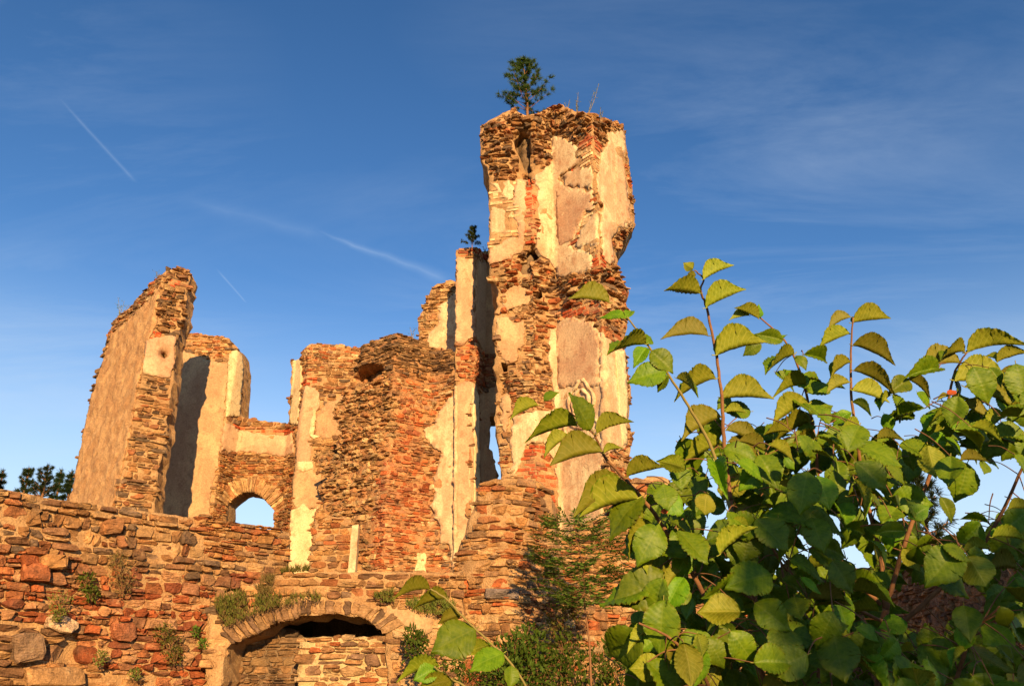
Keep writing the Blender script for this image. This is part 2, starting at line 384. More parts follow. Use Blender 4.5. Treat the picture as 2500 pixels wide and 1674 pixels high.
def stone_geo(surf, c4, d0, proud, tilt, rr, gap, square=False):
    """c4: corners (s,z) lower-left, lower-right, upper-right, upper-left -> verts, faces"""
    cs = sum(p[0] for p in c4) / 4; cz = sum(p[1] for p in c4) / 4
    w = c4[1][0] - c4[0][0]; h = c4[3][1] - c4[0][1]
    o = []
    cut = 0.10 if square else rr.uniform(.08, .30)
    for i in range(4):
        a = c4[i]; b = c4[(i + 1) % 4]
        t0 = cut * (0.5 if square else rr.uniform(.3, 1.6)); t1 = 1 - cut * (0.5 if square else rr.uniform(.3, 1.6))
        for t in (t0, t1):
            o.append([a[0] + (b[0] - a[0]) * t, a[1] + (b[1] - a[1]) * t])
    j = 0.0 if square else min(w, h) * 0.12
    sw = max(0.2, 1 - gap / max(w, 1e-3)); sh = max(0.2, 1 - gap / max(h, 1e-3))
    for p in o:
        p[0] = cs + (p[0] - cs) * sw + rr.uniform(-j, j); p[1] = cz + (p[1] - cz) * sh + rr.uniform(-j, j)
    n = len(o); tx = rr.uniform(-tilt, tilt); tz = rr.uniform(-tilt, tilt) - tilt * .2
    ch = min(0.24 * min(w, h), 0.035)
    V = []
    for p in o: V.append(surf.pos(p[0], p[1], d0 - 0.07))
    for p in o:
        V.append(surf.pos(p[0], p[1], d0 + proud - ch * rr.uniform(.5, 1.0) + tx * (p[0] - cs) / w + tz * (p[1] - cz) / h))
    for p in o:
        k = rr.uniform(.74, .92) if not square else .9
        V.append(surf.pos(cs + (p[0] - cs) * k, cz + (p[1] - cz) * k, d0 + proud + tx * (p[0] - cs) / w + tz * (p[1] - cz) / h + rr.uniform(-.5, .5) * tilt + rr.uniform(-.05, .05) * (0 if square else min(w, h))))
    V.append(surf.pos(cs + rr.uniform(-.1, .1) * w, cz + rr.uniform(-.1, .1) * h, d0 + proud + rr.uniform(-.2, .5) * tilt))
    Fc = []
    for r_ in (0, 1):
        for i in range(n):
            k = (i + 1) % n; Fc.append((r_ * n + i, r_ * n + k, (r_ + 1) * n + k, (r_ + 1) * n + i))
    for i in range(n): Fc.append((2 * n + i, 2 * n + (i + 1) % n, 3 * n))
    return V, Fc, (cs, cz)

def lay(surf, region, style, allow, rr, pal=None, proud_k=1.0, size=1.0, edge=None):
    """stones over a region polygon (s,z); allow(points)->mask. yields (verts, faces, centre, area, colour)"""
    (h0, h1), (w0, w1), (p0, p1), gap, split, tilt, pname = STY[style]; P = PAL[pal or pname]
    brick = style in ('brick', 'lime', 'oldbrick')
    h0 *= size; h1 *= size; w0 *= size; w1 *= size
    xs = [p[0] for p in region]; ys = [p[1] for p in region]; x0, x1, z0, z1 = min(xs), max(xs), min(ys), max(ys)
    cand = []; z = z0; k = rr.uniform(0, 99); row = 0
    amp = 0.0 if brick else 0.32 * h0
    while z < z1:
        h = rr.uniform(h0, h1); row += 1
        zb = lambda q, b=z, kk=row: b + amp * n2(q * 1.7, kk * 7.3, k) * 1.4
        zt = lambda q, b=z + h, kk=row + 1: b + amp * n2(q * 1.7, kk * 7.3, k) * 1.4
        q = x0 - rr.uniform(0, w1); sl0 = 0.0
        while q < x1:
            w = rr.uniform(w0, w1) if not brick else rr.choice((w0, w1, w1, w1 * .5))
            sl1 = 0.0 if brick else rr.uniform(-.22, .22) * h
            cells = [(0.0, 1.0)]
            if rr.random() < split and h > 0.75 * (h0 + h1) / 2:
                m = rr.uniform(.35, .65); cells = [(0, m), (m, 1)]
                if h > 0.8 * h1 and rr.random() < .2: cells = [(0, .33), (.33, .64), (.64, 1)]
            for (a, b) in cells:
                cuts = [0, 1]
                if len(cells) > 1 and w > 1.3 * w0 and rr.random() < .45: cuts = [0, rr.uniform(.35, .65), 1]
                for ci in range(len(cuts) - 1):
                    u0, u1 = cuts[ci], cuts[ci + 1]
                    def pt(u, v):
                        qq = q + w * u + (sl0 * (1 - u) + sl1 * u) * (v - .5) * 2
                        return (qq, zb(qq) * (1 - v) + zt(qq) * v)
                    cand.append((pt(u0, a), pt(u1, a), pt(u1, b), pt(u0, b)))
            sl0 = sl1; q += w
        z += h
    if not cand: return
    C = [(sum(p[0] for p in c) / 4, sum(p[1] for p in c) / 4) for c in cand]
    ok = inside(region, C) & allow(C)
    if edge is not None:
        ok &= edge([(c[0][0] * .8 + c[1][0] * .2, (c[0][1] + c[3][1]) / 2) for c in cand]) & edge([(c[0][0] * .2 + c[1][0] * .8, (c[0][1] + c[3][1]) / 2) for c in cand])
    for c4, (cs, cz), f in zip(cand, C, ok):
        if not f: continue
        pr = rr.uniform(p0, p1)
        if style in ('broken', 'tooth'): pr = p0 + (p1 - p0) * (rr.random() ** 2.2)
        V, Fc, _ = stone_geo(surf, c4, surf.rel(cs, cz), pr * proud_k, tilt, rr, gap, brick)
        col = rr.choice(P); m = rr.uniform(.62, 1.12) * (1.25 if style == 'smallred' else 1.0); g = rr.uniform(-.05, .05)
        if style == 'lime' and pal is None and rr.random() < .08: col = PAL['brick'][0]
        col = (col[0] * m * (1 + g), col[1] * m, col[2] * m * (1 - g))
        area = (c4[1][0] - c4[0][0]) * (c4[3][1] - c4[0][1]) / surf.depth(cs) ** 2
        yield V, Fc, surf.pos(cs, cz, 0), area, col, ('brick' if brick else 'stone')

def emit(parent, items, limit=300):
    """largest `limit` pieces of each kind as objects, the rest joined"""
    for kind, mat in (('stone', M['stone']), ('brick', M['brick'])):
        it = sorted([i for i in items if i[5] == kind], key=lambda i: -i[3])
        off = Vector(parent.location)
        for V, Fc, c, a, col, _ in it[:limit]:
            me = bpy.data.meshes.new(kind); me.from_pydata([(v[0] - c[0], v[1] - c[1], v[2] - c[2]) for v in V], [], Fc); me.materials.append(mat)
            at_ = me.color_attributes.new('tint', 'FLOAT_COLOR', 'POINT'); at_.data.foreach_set('color', np.tile(np.array((*col, 1), np.float32), len(V)))
            ob = bpy.data.objects.new(kind, me); COL.objects.link(ob); ob.parent = parent; ob.location = Vector(c) - off
        rest = it[limit:]
        if rest:
            VV = []; FF = []; T = []
            for V, Fc, c, a, col, _ in rest:
                b = len(VV); VV += V; FF += [tuple(i + b for i in f) for f in Fc]; T += [col] * len(V)
            o = mesh('small_stones' if kind == 'stone' else 'small_bricks', VV, FF, mat, parent, T); o['kind'] = 'stuff'

def dips(surf, spec):
    """relief from gaussian dips/bulges given as (px,py,rx_m,rz_m,depth)"""
    L = [(*surf.hit(px, py), rx, rz, d) for px, py, rx, rz, d in spec]
    def f(q, z):
        t = 0.0
        for a, b, rx, rz, d in L:
            e = ((q - a) / rx) ** 2 + ((z - b) / rz) ** 2
            if e < 9: t += d * exp(-e)
        return t
    return f

def wall(name, label, cat, plan, back, outline, default, regions=(), plaster=(), holes=(), rel=None, relamp=0.03, core='mortar', jag=0.05, seed=1, size=1.0, dpal=None, limit=300, group=None, deep=.014, pits=(), grow=.05):
    """regions: (px polygon, style[, palette[, proud factor]]), later ones win; plaster: (px polygon, material, d[, jag]); default style elsewhere"""
    rr = random.Random(seed)
    sf = Surf(plan, back); base = min(sf.p, key=lambda p: p.length)
    ol = sf.hits(outline); pt_ = [(sf.hits(h), dd) for h, dd in pits]; hl = [sf.hits(h) for h in holes] + [h for h, _ in pt_]
    zmin = min(p[1] for p in ol)
    T = thing(name, label, cat, (base.x, base.y, zmin), group)
    dp = dips(sf, rel or [])
    sf.rel = lambda q, z: dp(q, z) + relamp * fbm(q * 1.6, z * 1.6, seed * 1.3, 3)
    sheet(sf, ol, hl, 0.11, jag, seed, lambda q, z: sf.rel(q, z) - deep + 0.026 * fbm(q * 9, z * 9, seed), lambda q, z: sf.bpos(q, z), 'masonry_core', M[core], T, 0.09, 4, 0.07)
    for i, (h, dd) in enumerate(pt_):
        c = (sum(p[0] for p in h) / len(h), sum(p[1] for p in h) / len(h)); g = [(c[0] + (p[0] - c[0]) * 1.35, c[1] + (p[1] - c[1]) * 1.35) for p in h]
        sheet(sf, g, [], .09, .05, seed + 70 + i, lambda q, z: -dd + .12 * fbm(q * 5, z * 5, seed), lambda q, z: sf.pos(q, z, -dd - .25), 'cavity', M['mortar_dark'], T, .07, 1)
    pp = [(sf.hits(p[0]), p[1], p[2], (p[3] if len(p) > 3 else 0.065)) for p in plaster]
    for i, (p, m, d, jg) in enumerate(pp):
        # keep the coat within the wall outline by testing is left to the tracing
        sheet(sf, p, [h for h in hl if inside(p, [h[0]])[0]], 0.05 if m == 'rough' else 0.10, jg, seed * 31 + i, lambda q, z, d=d, i=i, m=m: dp(q, z) * 0.8 + d + (0.030 * fbm(q * 4.5, z * 4.5, i + seed, 3) if m == 'rough' else 0.010 * fbm(q * 3, z * 3, i + seed, 4)),
              lambda q, z, d=d, i=i: sf.pos(q, z, dp(q, z) * 0.8 + d - 0.10), 'plaster', M[m], T, 0.028, 1)
    rg = [(sf.hits(r[0]), r[1], r[2] if len(r) > 2 else None, r[3] if len(r) > 3 else 1.0) for r in regions]
    items = []
    oo = offset(densify(ol, .09, jag, seed), grow)
    def edgef(C):
        m = inside(oo, C)
        for h in hl: m &= ~inside(h, C)
        return m
    def allow(k):
        def f(C):
            m = inside(oo, C)
            for h in hl: m &= ~inside(h, C)
            for r in rg[k:]: m &= ~inside(r[0], C)
            for p in pp: m &= ~inside(p[0], C)
            return m
        return f
    if default: items += list(lay(sf, ol, default, allow(0), rr, dpal, 1.0, size, edgef))
    for i, (r, st, pal, pk) in enumerate(rg):
        if st: items += list(lay(sf, r, st, allow(i + 1), rr, pal, pk, size, edgef))
    emit(T, items, limit)
    return T, sf
# ------------------------------------------------------------------ ground and terrace
def grid_sheet(name, x0, x1, y0, y1, z, n, mat, amp=0.1, kind='structure', label=None):
    V = []; Fc = []
    for j in range(n + 1):
        for i in range(n + 1):
            x = x0 + (x1 - x0) * i / n; y = y0 + (y1 - y0) * j / n
            V.append((x, y, z + amp * fbm(x * .15, y * .15, 5)))
    for j in range(n):
        for i in range(n): a = j * (n + 1) + i; Fc.append((a, a + 1, a + n + 2, a + n + 1))
    o = mesh(name, V, Fc, mat); o['kind'] = kind
    if label: o['label'] = label
    return o
M['ground'] = m_simple('dry_grass_ground', (0.07, 0.075, 0.025), (0.16, 0.12, 0.06), 3, 0.95, 0.6, 0.05)
grid_sheet('ground', -4000, 4000, -3000, 5000, -0.25, 60, M['ground'], 0.0)
grid_sheet('courtyard_ground', -25, 25, -20, 40, -0.12, 60, M['ground'], 0.10)
TZ = 3.25
def slab_ground(name, pts, z0, z1, mat):
    n = len(pts); V = [(x, y, z1) for x, y in pts] + [(x, y, z0) for x, y in pts]
    o = mesh(name, V, [tuple(range(n))] + [(i, i + n, (i + 1) % n + n, (i + 1) % n) for i in range(n)], mat); o['kind'] = 'structure'; return o
slab_ground('castle_terrace', [(-9, 10.4), (-3.0, 13.2), (1.4, 14.3), (2.6, 14.9), (3.2, 17), (3.0, 30), (-16, 30), (-16, 10)], -0.4, TZ, M['ground'])

# ------------------------------------------------------------------ the tall tower fragment
tA = pl(1195, 560, 15.55); tB = pl(1302, 560, 15.3); tC = pl(1352, 560, 15.6); tD = pl(1460, 560, 14.6); tE = pl(1538, 560, 15.7)
tower_out = [(1228, 1440), (1226, 1180), (1219, 1100), (1207, 1020), (1213, 960), (1206, 900), (1211, 850), (1203, 800), (1208, 760), (1212, 700), (1203, 688), (1194, 680),
  (1194, 560), (1194, 450), (1191, 410), (1176, 392), (1172, 340), (1173, 312), (1184, 302), (1205, 291), (1230, 277), (1254, 268), (1286, 284), (1307, 280), (1345, 261), (1368, 252), (1391, 265), (1409, 274), (1440, 276), (1461, 291), (1489, 293),
  (1500, 296), (1519, 310), (1528, 324), (1531, 363), (1537, 416), (1543, 451), (1547, 521), (1552, 556), (1536, 575), (1524, 585), (1526, 605), (1511, 617), (1509, 640), (1514, 670), (1539, 712), (1532, 735), (1529, 799),
  (1531, 861), (1538, 923), (1540, 965), (1535, 1027), (1544, 1068), (1540, 1110), (1545, 1440)]
tw_lime_left = Z1((268, 985), (440, 950), (455, 1020), (440, 1080), (470, 1290), (465, 1372), (400, 1372), (270, 1445))
tw_pink_left = Z1((462, 950), (512, 925), (520, 1100), (512, 1385), (480, 1440), (330, 1545), (272, 1560), (272, 1440), (400, 1370), (465, 1372), (470, 1290), (440, 1200), (440, 1080), (455, 1020))
tw_low_left = [(1195, 650), (1230, 630), (1252, 600), (1270, 610), (1240, 655), (1200, 684)]
tw_brick_strip = Z1((522, 905), (608, 905), (606, 1392), (545, 1392), (522, 1200))
tw_mid = Z1((614, 912), (690, 872), (705, 770), (700, 690), (730, 655), (800, 690), (900, 745), (905, 850), (770, 930), (742, 965), (800, 1018), (880, 1030), (992, 1052), (1000, 1172), (940, 1192), (882, 1330), (846, 1405), (852, 1450), (940, 1462), (1000, 1500), (992, 1555), (1000, 1600), (980, 1610), (750, 1645), (712, 1545), (650, 1470), (612, 1400))
tw_mid_pink = Z1((745, 1040), (880, 1034), (986, 1062), (992, 1160), (935, 1195), (870, 1330), (835, 1400), (760, 1420), (738, 1250))
tw_right = Z1((1052, 800), (1092, 700), (1092, 642), (1190, 612), (1214, 650), (1216, 760), (1212, 900), (1236, 1050), (1262, 1285), (1170, 1306), (1132, 1425), (1132, 1520), (1098, 1560), (1062, 1500), (1044, 1350), (1054, 1150), (1022, 1050), (1006, 950), (1036, 900))
tw_right_pink = Z1((1140, 800), (1200, 760), (1204, 900), (1226, 1050), (1250, 1270), (1160, 1296), (1146, 1100))
tw_corner_brick = Z1((905, 745), (985, 640), (1060, 720), (1052, 800), (1036, 900), (1006, 950), (990, 1050), (880, 1028), (800, 1015), (745, 960), (900, 850))
tw_lime_panel = Z1((1000, 1172), (1040, 1120), (1054, 1300), (1060, 1480), (1000, 1500), (940, 1462), (852, 1450), (846, 1405), (882, 1330), (940, 1192))
tw_low_corner = Z2((860, 150), (900, 170), (935, 270), (840, 262), (850, 200))
tw_top = Z1((200, 560), (300, 530), (440, 470), (620, 500), (765, 420), (1000, 500), (1220, 580), (1225, 620), (1090, 645), (1060, 720), (985, 640), (730, 655), (690, 870), (520, 905), (440, 950), (260, 985), (200, 850))
tw_band = [(1180, 690), (1235, 655), (1272, 605), (1330, 612), (1349, 641), (1365, 676), (1440, 665), (1520, 655), (1550, 715), (1530, 770), (1350, 770), (1200, 770)]
lo_panel = Z2((588, 610), (640, 562), (720, 535), (838, 568), (884, 640), (894, 900), (900, 1130), (905, 1380), (880, 1450), (905, 1600), (900, 2040), (640, 2040), (632, 1560), (618, 1420), (572, 1330), (560, 1288), (452, 1288), (430, 1340), (385, 1470), (362, 1440), (356, 1122), (470, 1100), (612, 1085), (604, 950), (588, 800))
lo_right = Z2((876, 640), (960, 690), (1024, 730), (1030, 860), (1040, 1000), (1036, 1290), (1000, 1320), (890, 1370), (880, 1100), (876, 900))
lo_white = Z2((962, 742), (1022, 742), (1028, 860), (1038, 1000), (1034, 1285), (1006, 1300), (988, 1100))
lo_pink = Z2((632, 600), (720, 548), (830, 578), (872, 640), (884, 900), (884, 950), (640, 960), (628, 800))
tower, ts = wall('tower_fragment', 'tall broken castle tower fragment with peeling cream and pink plaster and a pine on top', 'tower', [tA, tB, tC, tD, tE],
  [(tA[0] + .1, 17.3), (tB[0], 17.2), (tC[0], 17.1), (tD[0] - .05, 17.0), (tE[0] - .1, 16.9)], tower_out, 'broken',
  regions=[(tw_top, 'tooth', None), (tw_band, 'tooth', 'mixed'), (tw_lime_left, 'lime'), (tw_brick_strip, 'brick'), (tw_corner_brick, 'lime'), (tw_lime_panel, 'lime'), (tw_low_corner, 'brick'),
    (Z2((840, 160), (900, 150), (940, 268), (840, 258)), 'brick'),
    (Z1((900, 740), (985, 620), (1060, 720), (1040, 810), (1020, 790), (990, 720), (920, 780)), 'brick'),
    (Z2((620, 492), (740, 470), (868, 440), (884, 505), (760, 528), (640, 545)), 'brick'), (Z2((872, 560), (920, 590), (1036, 660), (1030, 730), (960, 690), (892, 640)), 'slab', 'red'),
    (Z2((415, 1300), (560, 1290), (575, 1335), (520, 1370), (510, 1490), (385, 1490), (420, 1400)), 'brick'), (Z2((515, 1390), (600, 1390), (620, 1560), (600, 1720), (550, 1720), (520, 1500)), 'brick')],
  plaster=[(tw_pink_left, 'pink', .014), (Z1((300, 990), (420, 965), (440, 1040), (432, 1100), (400, 1110), (330, 1060)), 'cream', .004, .10), (Z1((282, 1150), (380, 1120), (440, 1200), (455, 1300), (380, 1340), (290, 1330)), 'cream', .004, .10), (Z1((770, 940), (880, 880), (985, 860), (992, 1040), (900, 1020), (800, 1010)), 'cream', .006, .10), (Z1((900, 1330), (960, 1230), (1030, 1200), (1040, 1330), (1030, 1420), (930, 1440), (870, 1420)), 'cream', .005, .10), (tw_mid, 'cream', .014), (tw_mid_pink, 'pink', .024), (tw_right, 'cream', .014), (tw_right_pink, 'pink', .022), (lo_panel, 'cream', .015), (lo_pink, 'pink', .030), (lo_right, 'cream', .020), (Z2((272, 560), (330, 545), (420, 570), (446, 650), (400, 720), (385, 800), (300, 800), (276, 700)), 'grime_shade', .012, .10), (Z2((300, 345), (400, 330), (468, 350), (452, 440), (380, 470), (300, 470)), 'grime_shade', .0, .10), (Z2((300, 1000), (345, 990), (350, 1120), (330, 1250), (304, 1200)), 'grime_shade', .012, .08), (lo_white, 'pale', .030, .01)],
  rel=[(1290, 395, .28, .55, -.50), (1275, 320, .35, .22, -.30), (1200, 345, .35, .35, .12), (1290, 620, .40, .35, -.40), (1240, 700, .5, .30, -.22), (1330, 700, .4, .2, -.05), (1300, 850, .35, 1.0, -.12), (1225, 935, .12, .22, -.3), (1500, 690, .25, .15, -.28), (1510, 590, .25, .25, -.18), (1400, 690, .5, .12, .10), (1210, 810, .2, .7, .06), (1300, 725, 1.0, .42, -.20), (1450, 720, .5, .2, -.1)],
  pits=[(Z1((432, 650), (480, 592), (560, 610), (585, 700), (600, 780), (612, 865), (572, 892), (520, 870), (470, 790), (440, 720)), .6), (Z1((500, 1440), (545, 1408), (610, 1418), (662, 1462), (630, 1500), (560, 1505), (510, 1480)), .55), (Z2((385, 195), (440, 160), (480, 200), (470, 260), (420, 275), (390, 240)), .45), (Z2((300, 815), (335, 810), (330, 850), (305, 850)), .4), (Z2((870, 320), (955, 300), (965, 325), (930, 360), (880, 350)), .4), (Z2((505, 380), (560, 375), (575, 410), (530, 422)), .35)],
  seed=3, relamp=.05, grow=.0, core='mortar', dpal='mixed')
# scrolled plaster cartouche on the panel
def ring_part(name, surf, cpx, rx, rz, r0, mat, parent, seg=40, wob=.04, phase=0.0, a0=0.0, a1=2 * pi, d=.03):
    V = []; Fc = []; k = 8; closed = abs(a1 - a0 - 2 * pi) < 1e-3; m = seg if closed else seg + 1
    cs, cz = surf.hit(*cpx)
    for i in range(m):
        a = a0 + (a1 - a0) * i / seg; w = 1 + wob * sin(5 * a + phase)
        rr_ = r0 * (1 + .35 * sin(7 * a + phase)) * (1 if closed else max(.25, sin(pi * i / seg)))
        for j in range(k):
            b = 2 * pi * j / k
            V.append(surf.pos(cs + cos(a) * (rx * w + rr_ * cos(b)), cz + sin(a) * (rz * w + rr_ * cos(b)), d + rr_ * sin(b)))
    for i in range(seg if closed else seg):
        for j in range(k):
            p = (i % m) * k; q = ((i + 1) % m) * k; Fc.append((p + j, p + (j + 1) % k, q + (j + 1) % k, q + j))
    return mesh(name, V, Fc, mat, parent, smooth=True)
cart = (1421, 990)
ca = ring_part('cartouche_frame', ts, cart, .22, .32, .042, M['cream'], tower)
ring_part('cartouche_rim', ts, cart, .34, .48, .036, M['cream'], ca, wob=.07, phase=1.0)
ring_part('scroll', ts, (1421, 945), .16, .14, .040, M['cream'], ca, a0=-.3, a1=pi + .3, wob=.0)
ring_part('scroll', ts, (1452, 1046), .12, .18, .035, M['cream'], ca, a0=-pi * .6, a1=pi * .6, wob=.0)
ring_part('scroll', ts, (1392, 1046), .12, .18, .035, M['cream'], ca, a0=pi * .4, a1=pi * 1.6, wob=.0)

# ------------------------------------------------------------------ the pier left of the tower
pier_plan = [pl(1113, 900, 17.9), pl(1160, 900, 17.9), pl(1184, 900, 18.6), pl(1300, 900, 18.65)]
pier_out = [(1107, 1460), (1110, 1000), (1112, 800), (1114, 640), (1114, 612), (1130, 606), (1154, 603), (1168, 607), (1179, 614), (1195, 611), (1205, 640), (1205, 775), (1230, 800), (1262, 860), (1262, 1460)]
pier_hole = [(1197, 1017), (1225, 1012), (1258, 1012), (1258, 1200), (1212, 1200), (1213, 1150), (1204, 1125), (1194, 1100), (1192, 1060)]
pier, ps = wall('pier', 'tall plastered pier standing half in the shadow of the tower, small sapling on top', 'pier', pier_plan, (0, .8), pier_out, 'slab',
  regions=[(Z2((20, 680), (140, 640), (290, 760), (290, 900), (150, 960), (20, 960)), 'smallred', 'red'), (Z2((30, 130), (230, 130), (230, 200), (30, 200)), 'oldbrick')],
  plaster=[(Z2((34, 190), (150, 190), (140, 650), (80, 690), (32, 690)), 'pink', .02), (Z2((150, 215), (250, 200), (262, 560), (268, 770), (160, 690), (146, 640)), 'grime_shade', .02),
    (Z2((27, 940), (110, 920), (150, 960), (155, 1560), (152, 2180), (18, 2180)), 'pink', .02), (Z2((24, 950), (42, 950), (38, 2180), (16, 2180)), 'cream', .034, .02), (Z2((125, 960), (160, 1010), (166, 1600), (140, 2180), (112, 2180), (135, 1500)), 'pale', .034, .03),
    (Z2((168, 1000), (290, 940), (300, 1100), (232, 1116), (224, 1300), (262, 1400), (262, 2180), (172, 2180)), 'grime_shade', .02)],
  holes=[pier_hole], seed=5, relamp=.02, grow=.0, core='mortar', jag=.04)

# ------------------------------------------------------------------ gable fragment behind the pier
gab, gs = wall('gable_fragment', 'rounded broken gable fragment with cream plaster behind the tall pier', 'wall', [pl(1000, 800, 19.7), pl(1140, 800, 19.5)], (0, .7),
  Z4((1130, 76), (1075, 80), (1030, 72), (950, 105), (912, 190), (888, 260), (876, 370), (880, 520), (1130, 520)), 'broken', regions=[],
  plaster=[(Z4((1130, 110), (1066, 140), (984, 212), (988, 290), (944, 332), (930, 384), (926, 500), (1130, 500)), 'cream', .03)], seed=8, relamp=.03, dpal='yellow', core='mortar')

# ------------------------------------------------------------------ central broken cross wall
mass_plan = [pl(745, 1100, 19.7), pl(880, 1100, 18.3), pl(950, 1100, 17.75), pl(1050, 1100, 18.3), pl(1150, 1100, 17.9)]
mass_out = Z4((600, 450), (650, 405), (690, 375), (740, 355), (830, 353), (890, 385), (1000, 420), (1080, 450), (1150, 460), (1150, 1640), (330, 1640), (345, 1260), (400, 1245), (388, 1200), (380, 1110), (440, 1060), (370, 1010), (350, 962), (478, 958), (462, 900), (490, 850), (450, 750), (510, 640), (535, 575), (560, 520))
mass, ms = wall('broken_cross_wall', 'wide broken stump of a cross wall of rough reddish stone below the gable fragment', 'wall', mass_plan, (.3, 1.5), mass_out, 'broken',
  regions=[(Z4((590, 440), (740, 345), (900, 380), (1080, 440), (1080, 540), (900, 540), (700, 500), (560, 560)), 'thin', 'dark', 1.4), (Z4((330, 560), (700, 520), (770, 700), (740, 900), (660, 1100), (620, 1640), (330, 1640)), 'tooth', 'yellow', .9),
    (Z4((770, 580), (1000, 560), (1075, 640), (1000, 740), (960, 1200), (1075, 1640), (620, 1640), (660, 1100), (740, 900), (780, 720)), 'smallred', 'mixed'),
    (Z4((760, 590), (830, 620), (930, 780), (900, 900), (950, 1200), (800, 1500), (640, 1600), (660, 1200), (700, 1000), (760, 880), (790, 740)), 'smallred', 'red')],
  plaster=[(Z4((1078, 630), (1010, 715), (962, 800), (905, 832), (940, 900), (1002, 965), (988, 1024), (962, 1080), (966, 1170), (940, 1215), (988, 1320), (1000, 1400), (1050, 1430), (1050, 1620), (1140, 1620), (1140, 620)), 'cream', .03, .08),
    (Z4((868, 1380), (905, 1390), (925, 1480), (905, 1640), (866, 1640)), 'pale', .03, .05)],
  rel=[(895, 915, .45, .16, -.45), (900, 850, .8, .25, .14), (870, 1000, .5, .4, -.10), (850, 1190, .4, .3, -.12)], seed=11, relamp=.09, core='mortar_red', pits=[(Z4((540, 560), (580, 520), (640, 495), (690, 492), (685, 530), (640, 555), (560, 582)), .5)])

# ------------------------------------------------------------------ back wall with the arched window
bw_plan = [pl(380, 1000, 20.9), pl(557, 1000, 21.0), pl(592, 1000, 21.6), pl(708, 1000, 21.6), pl(740, 1000, 21.0), pl(930, 1000, 21.1)]
bw_out = [(330, 1440), (330, 800), (436, 808), (484, 815), (560, 825), (561, 838), (572, 841), (589, 858), (594, 911), (590, 960), (586, 1014), (600, 1021), (704, 1033), (708, 960), (712, 876), (735, 872), (737, 856), (748, 844), (815, 841), (892, 853), (940, 858), (980, 870), (980, 1440)]
def arc(x0, y0, x1, y1, ax, ay, n=14):
    return [(x0 + (x1 - x0) * i / n, y0 + (y1 - y0) * i / n - (((y0 + y1) / 2 - ay) * (1 - (2 * i / n - 1) ** 2)) ** 1.0) for i in range(n + 1)]
win = [(553, 1330), (554, 1229)] + arc(554, 1229, 668, 1238, 612, 1198)[1:-1] + [(668, 1238), (668, 1330)]
back_wall, bs = wall('back_wall', 'plastered back wall with an arched window and a wide broken opening above it', 'wall', bw_plan, (0, .75), bw_out, 'slab',
  regions=[(Z5((640, 430), (922, 468), (925, 590), (850, 590), (640, 510)), 'smallred', 'orange'), (Z4((285, 400), (640, 420), (600, 500), (520, 520), (300, 560)), 'smallred', 'mixed'), (Z4((290, 540), (360, 540), (380, 600), (290, 640)), 'oldbrick'), (Z5((920, 885), (1254, 930), (1254, 960), (1130, 960), (930, 930)), 'oldbrick'),
    (Z5((840, 1060), (1254, 1060), (1254, 1500), (810, 1500), (840, 1200)), 'thin', 'orange'),
    (arc(516, 1226, 708, 1236, 612, 1164) + [(668, 1240)] + arc(554, 1229, 668, 1238, 612, 1198)[::-1], None)],
  plaster=[(Z5((500, 520), (650, 520), (850, 596), (912, 600), (900, 800), (880, 1050), (870, 1055), (850, 1180), (830, 1260), (815, 1440), (815, 1560), (470, 1560)), 'grime_shade', .02),  # dull tone here puts part of the wall's shadow into its render
    (Z5((918, 545), (960, 530), (985, 560), (990, 640), (985, 700), (970, 870), (900, 872)), 'pale', .02, .02),
    (Z5((890, 900), (1000, 945), (1130, 970), (1240, 950), (1250, 1060), (1130, 1065), (980, 1050), (876, 1045)), 'pink', .02),
    (Z4((240, 480), (284, 470), (288, 560), (268, 810), (224, 800)), 'pale', .02, .02),
    (Z4((290, 660), (300, 620), (350, 610), (372, 640), (378, 720), (352, 735), (340, 800), (330, 870), (340, 900), (330, 1000), (260, 1000), (256, 900)), 'pink', .02, .06), (Z4((380, 720), (440, 690), (500, 640), (530, 600), (560, 620), (560, 820), (500, 860), (400, 880), (352, 860), (362, 760)), 'grime_shade', .02, .09),
    (Z4((320, 860), (330, 800), (350, 730), (362, 740), (345, 860), (380, 870), (350, 885)), 'pale', .035, .03),
    (Z4((255, 990), (345, 990), (350, 1050), (390, 1060), (385, 1240), (250, 1240), (240, 1100)), 'grime_shade', .02), (Z4((262, 1000), (340, 995), (345, 1030), (300, 1045), (262, 1040)), 'pale', .034, .03),
    (Z4((232, 1250), (300, 1215), (330, 1240), (400, 1230), (400, 1260), (350, 1290), (340, 1640), (215, 1640)), 'pale', .022, .05)],
  holes=[win], rel=[], seed=14, relamp=.025)
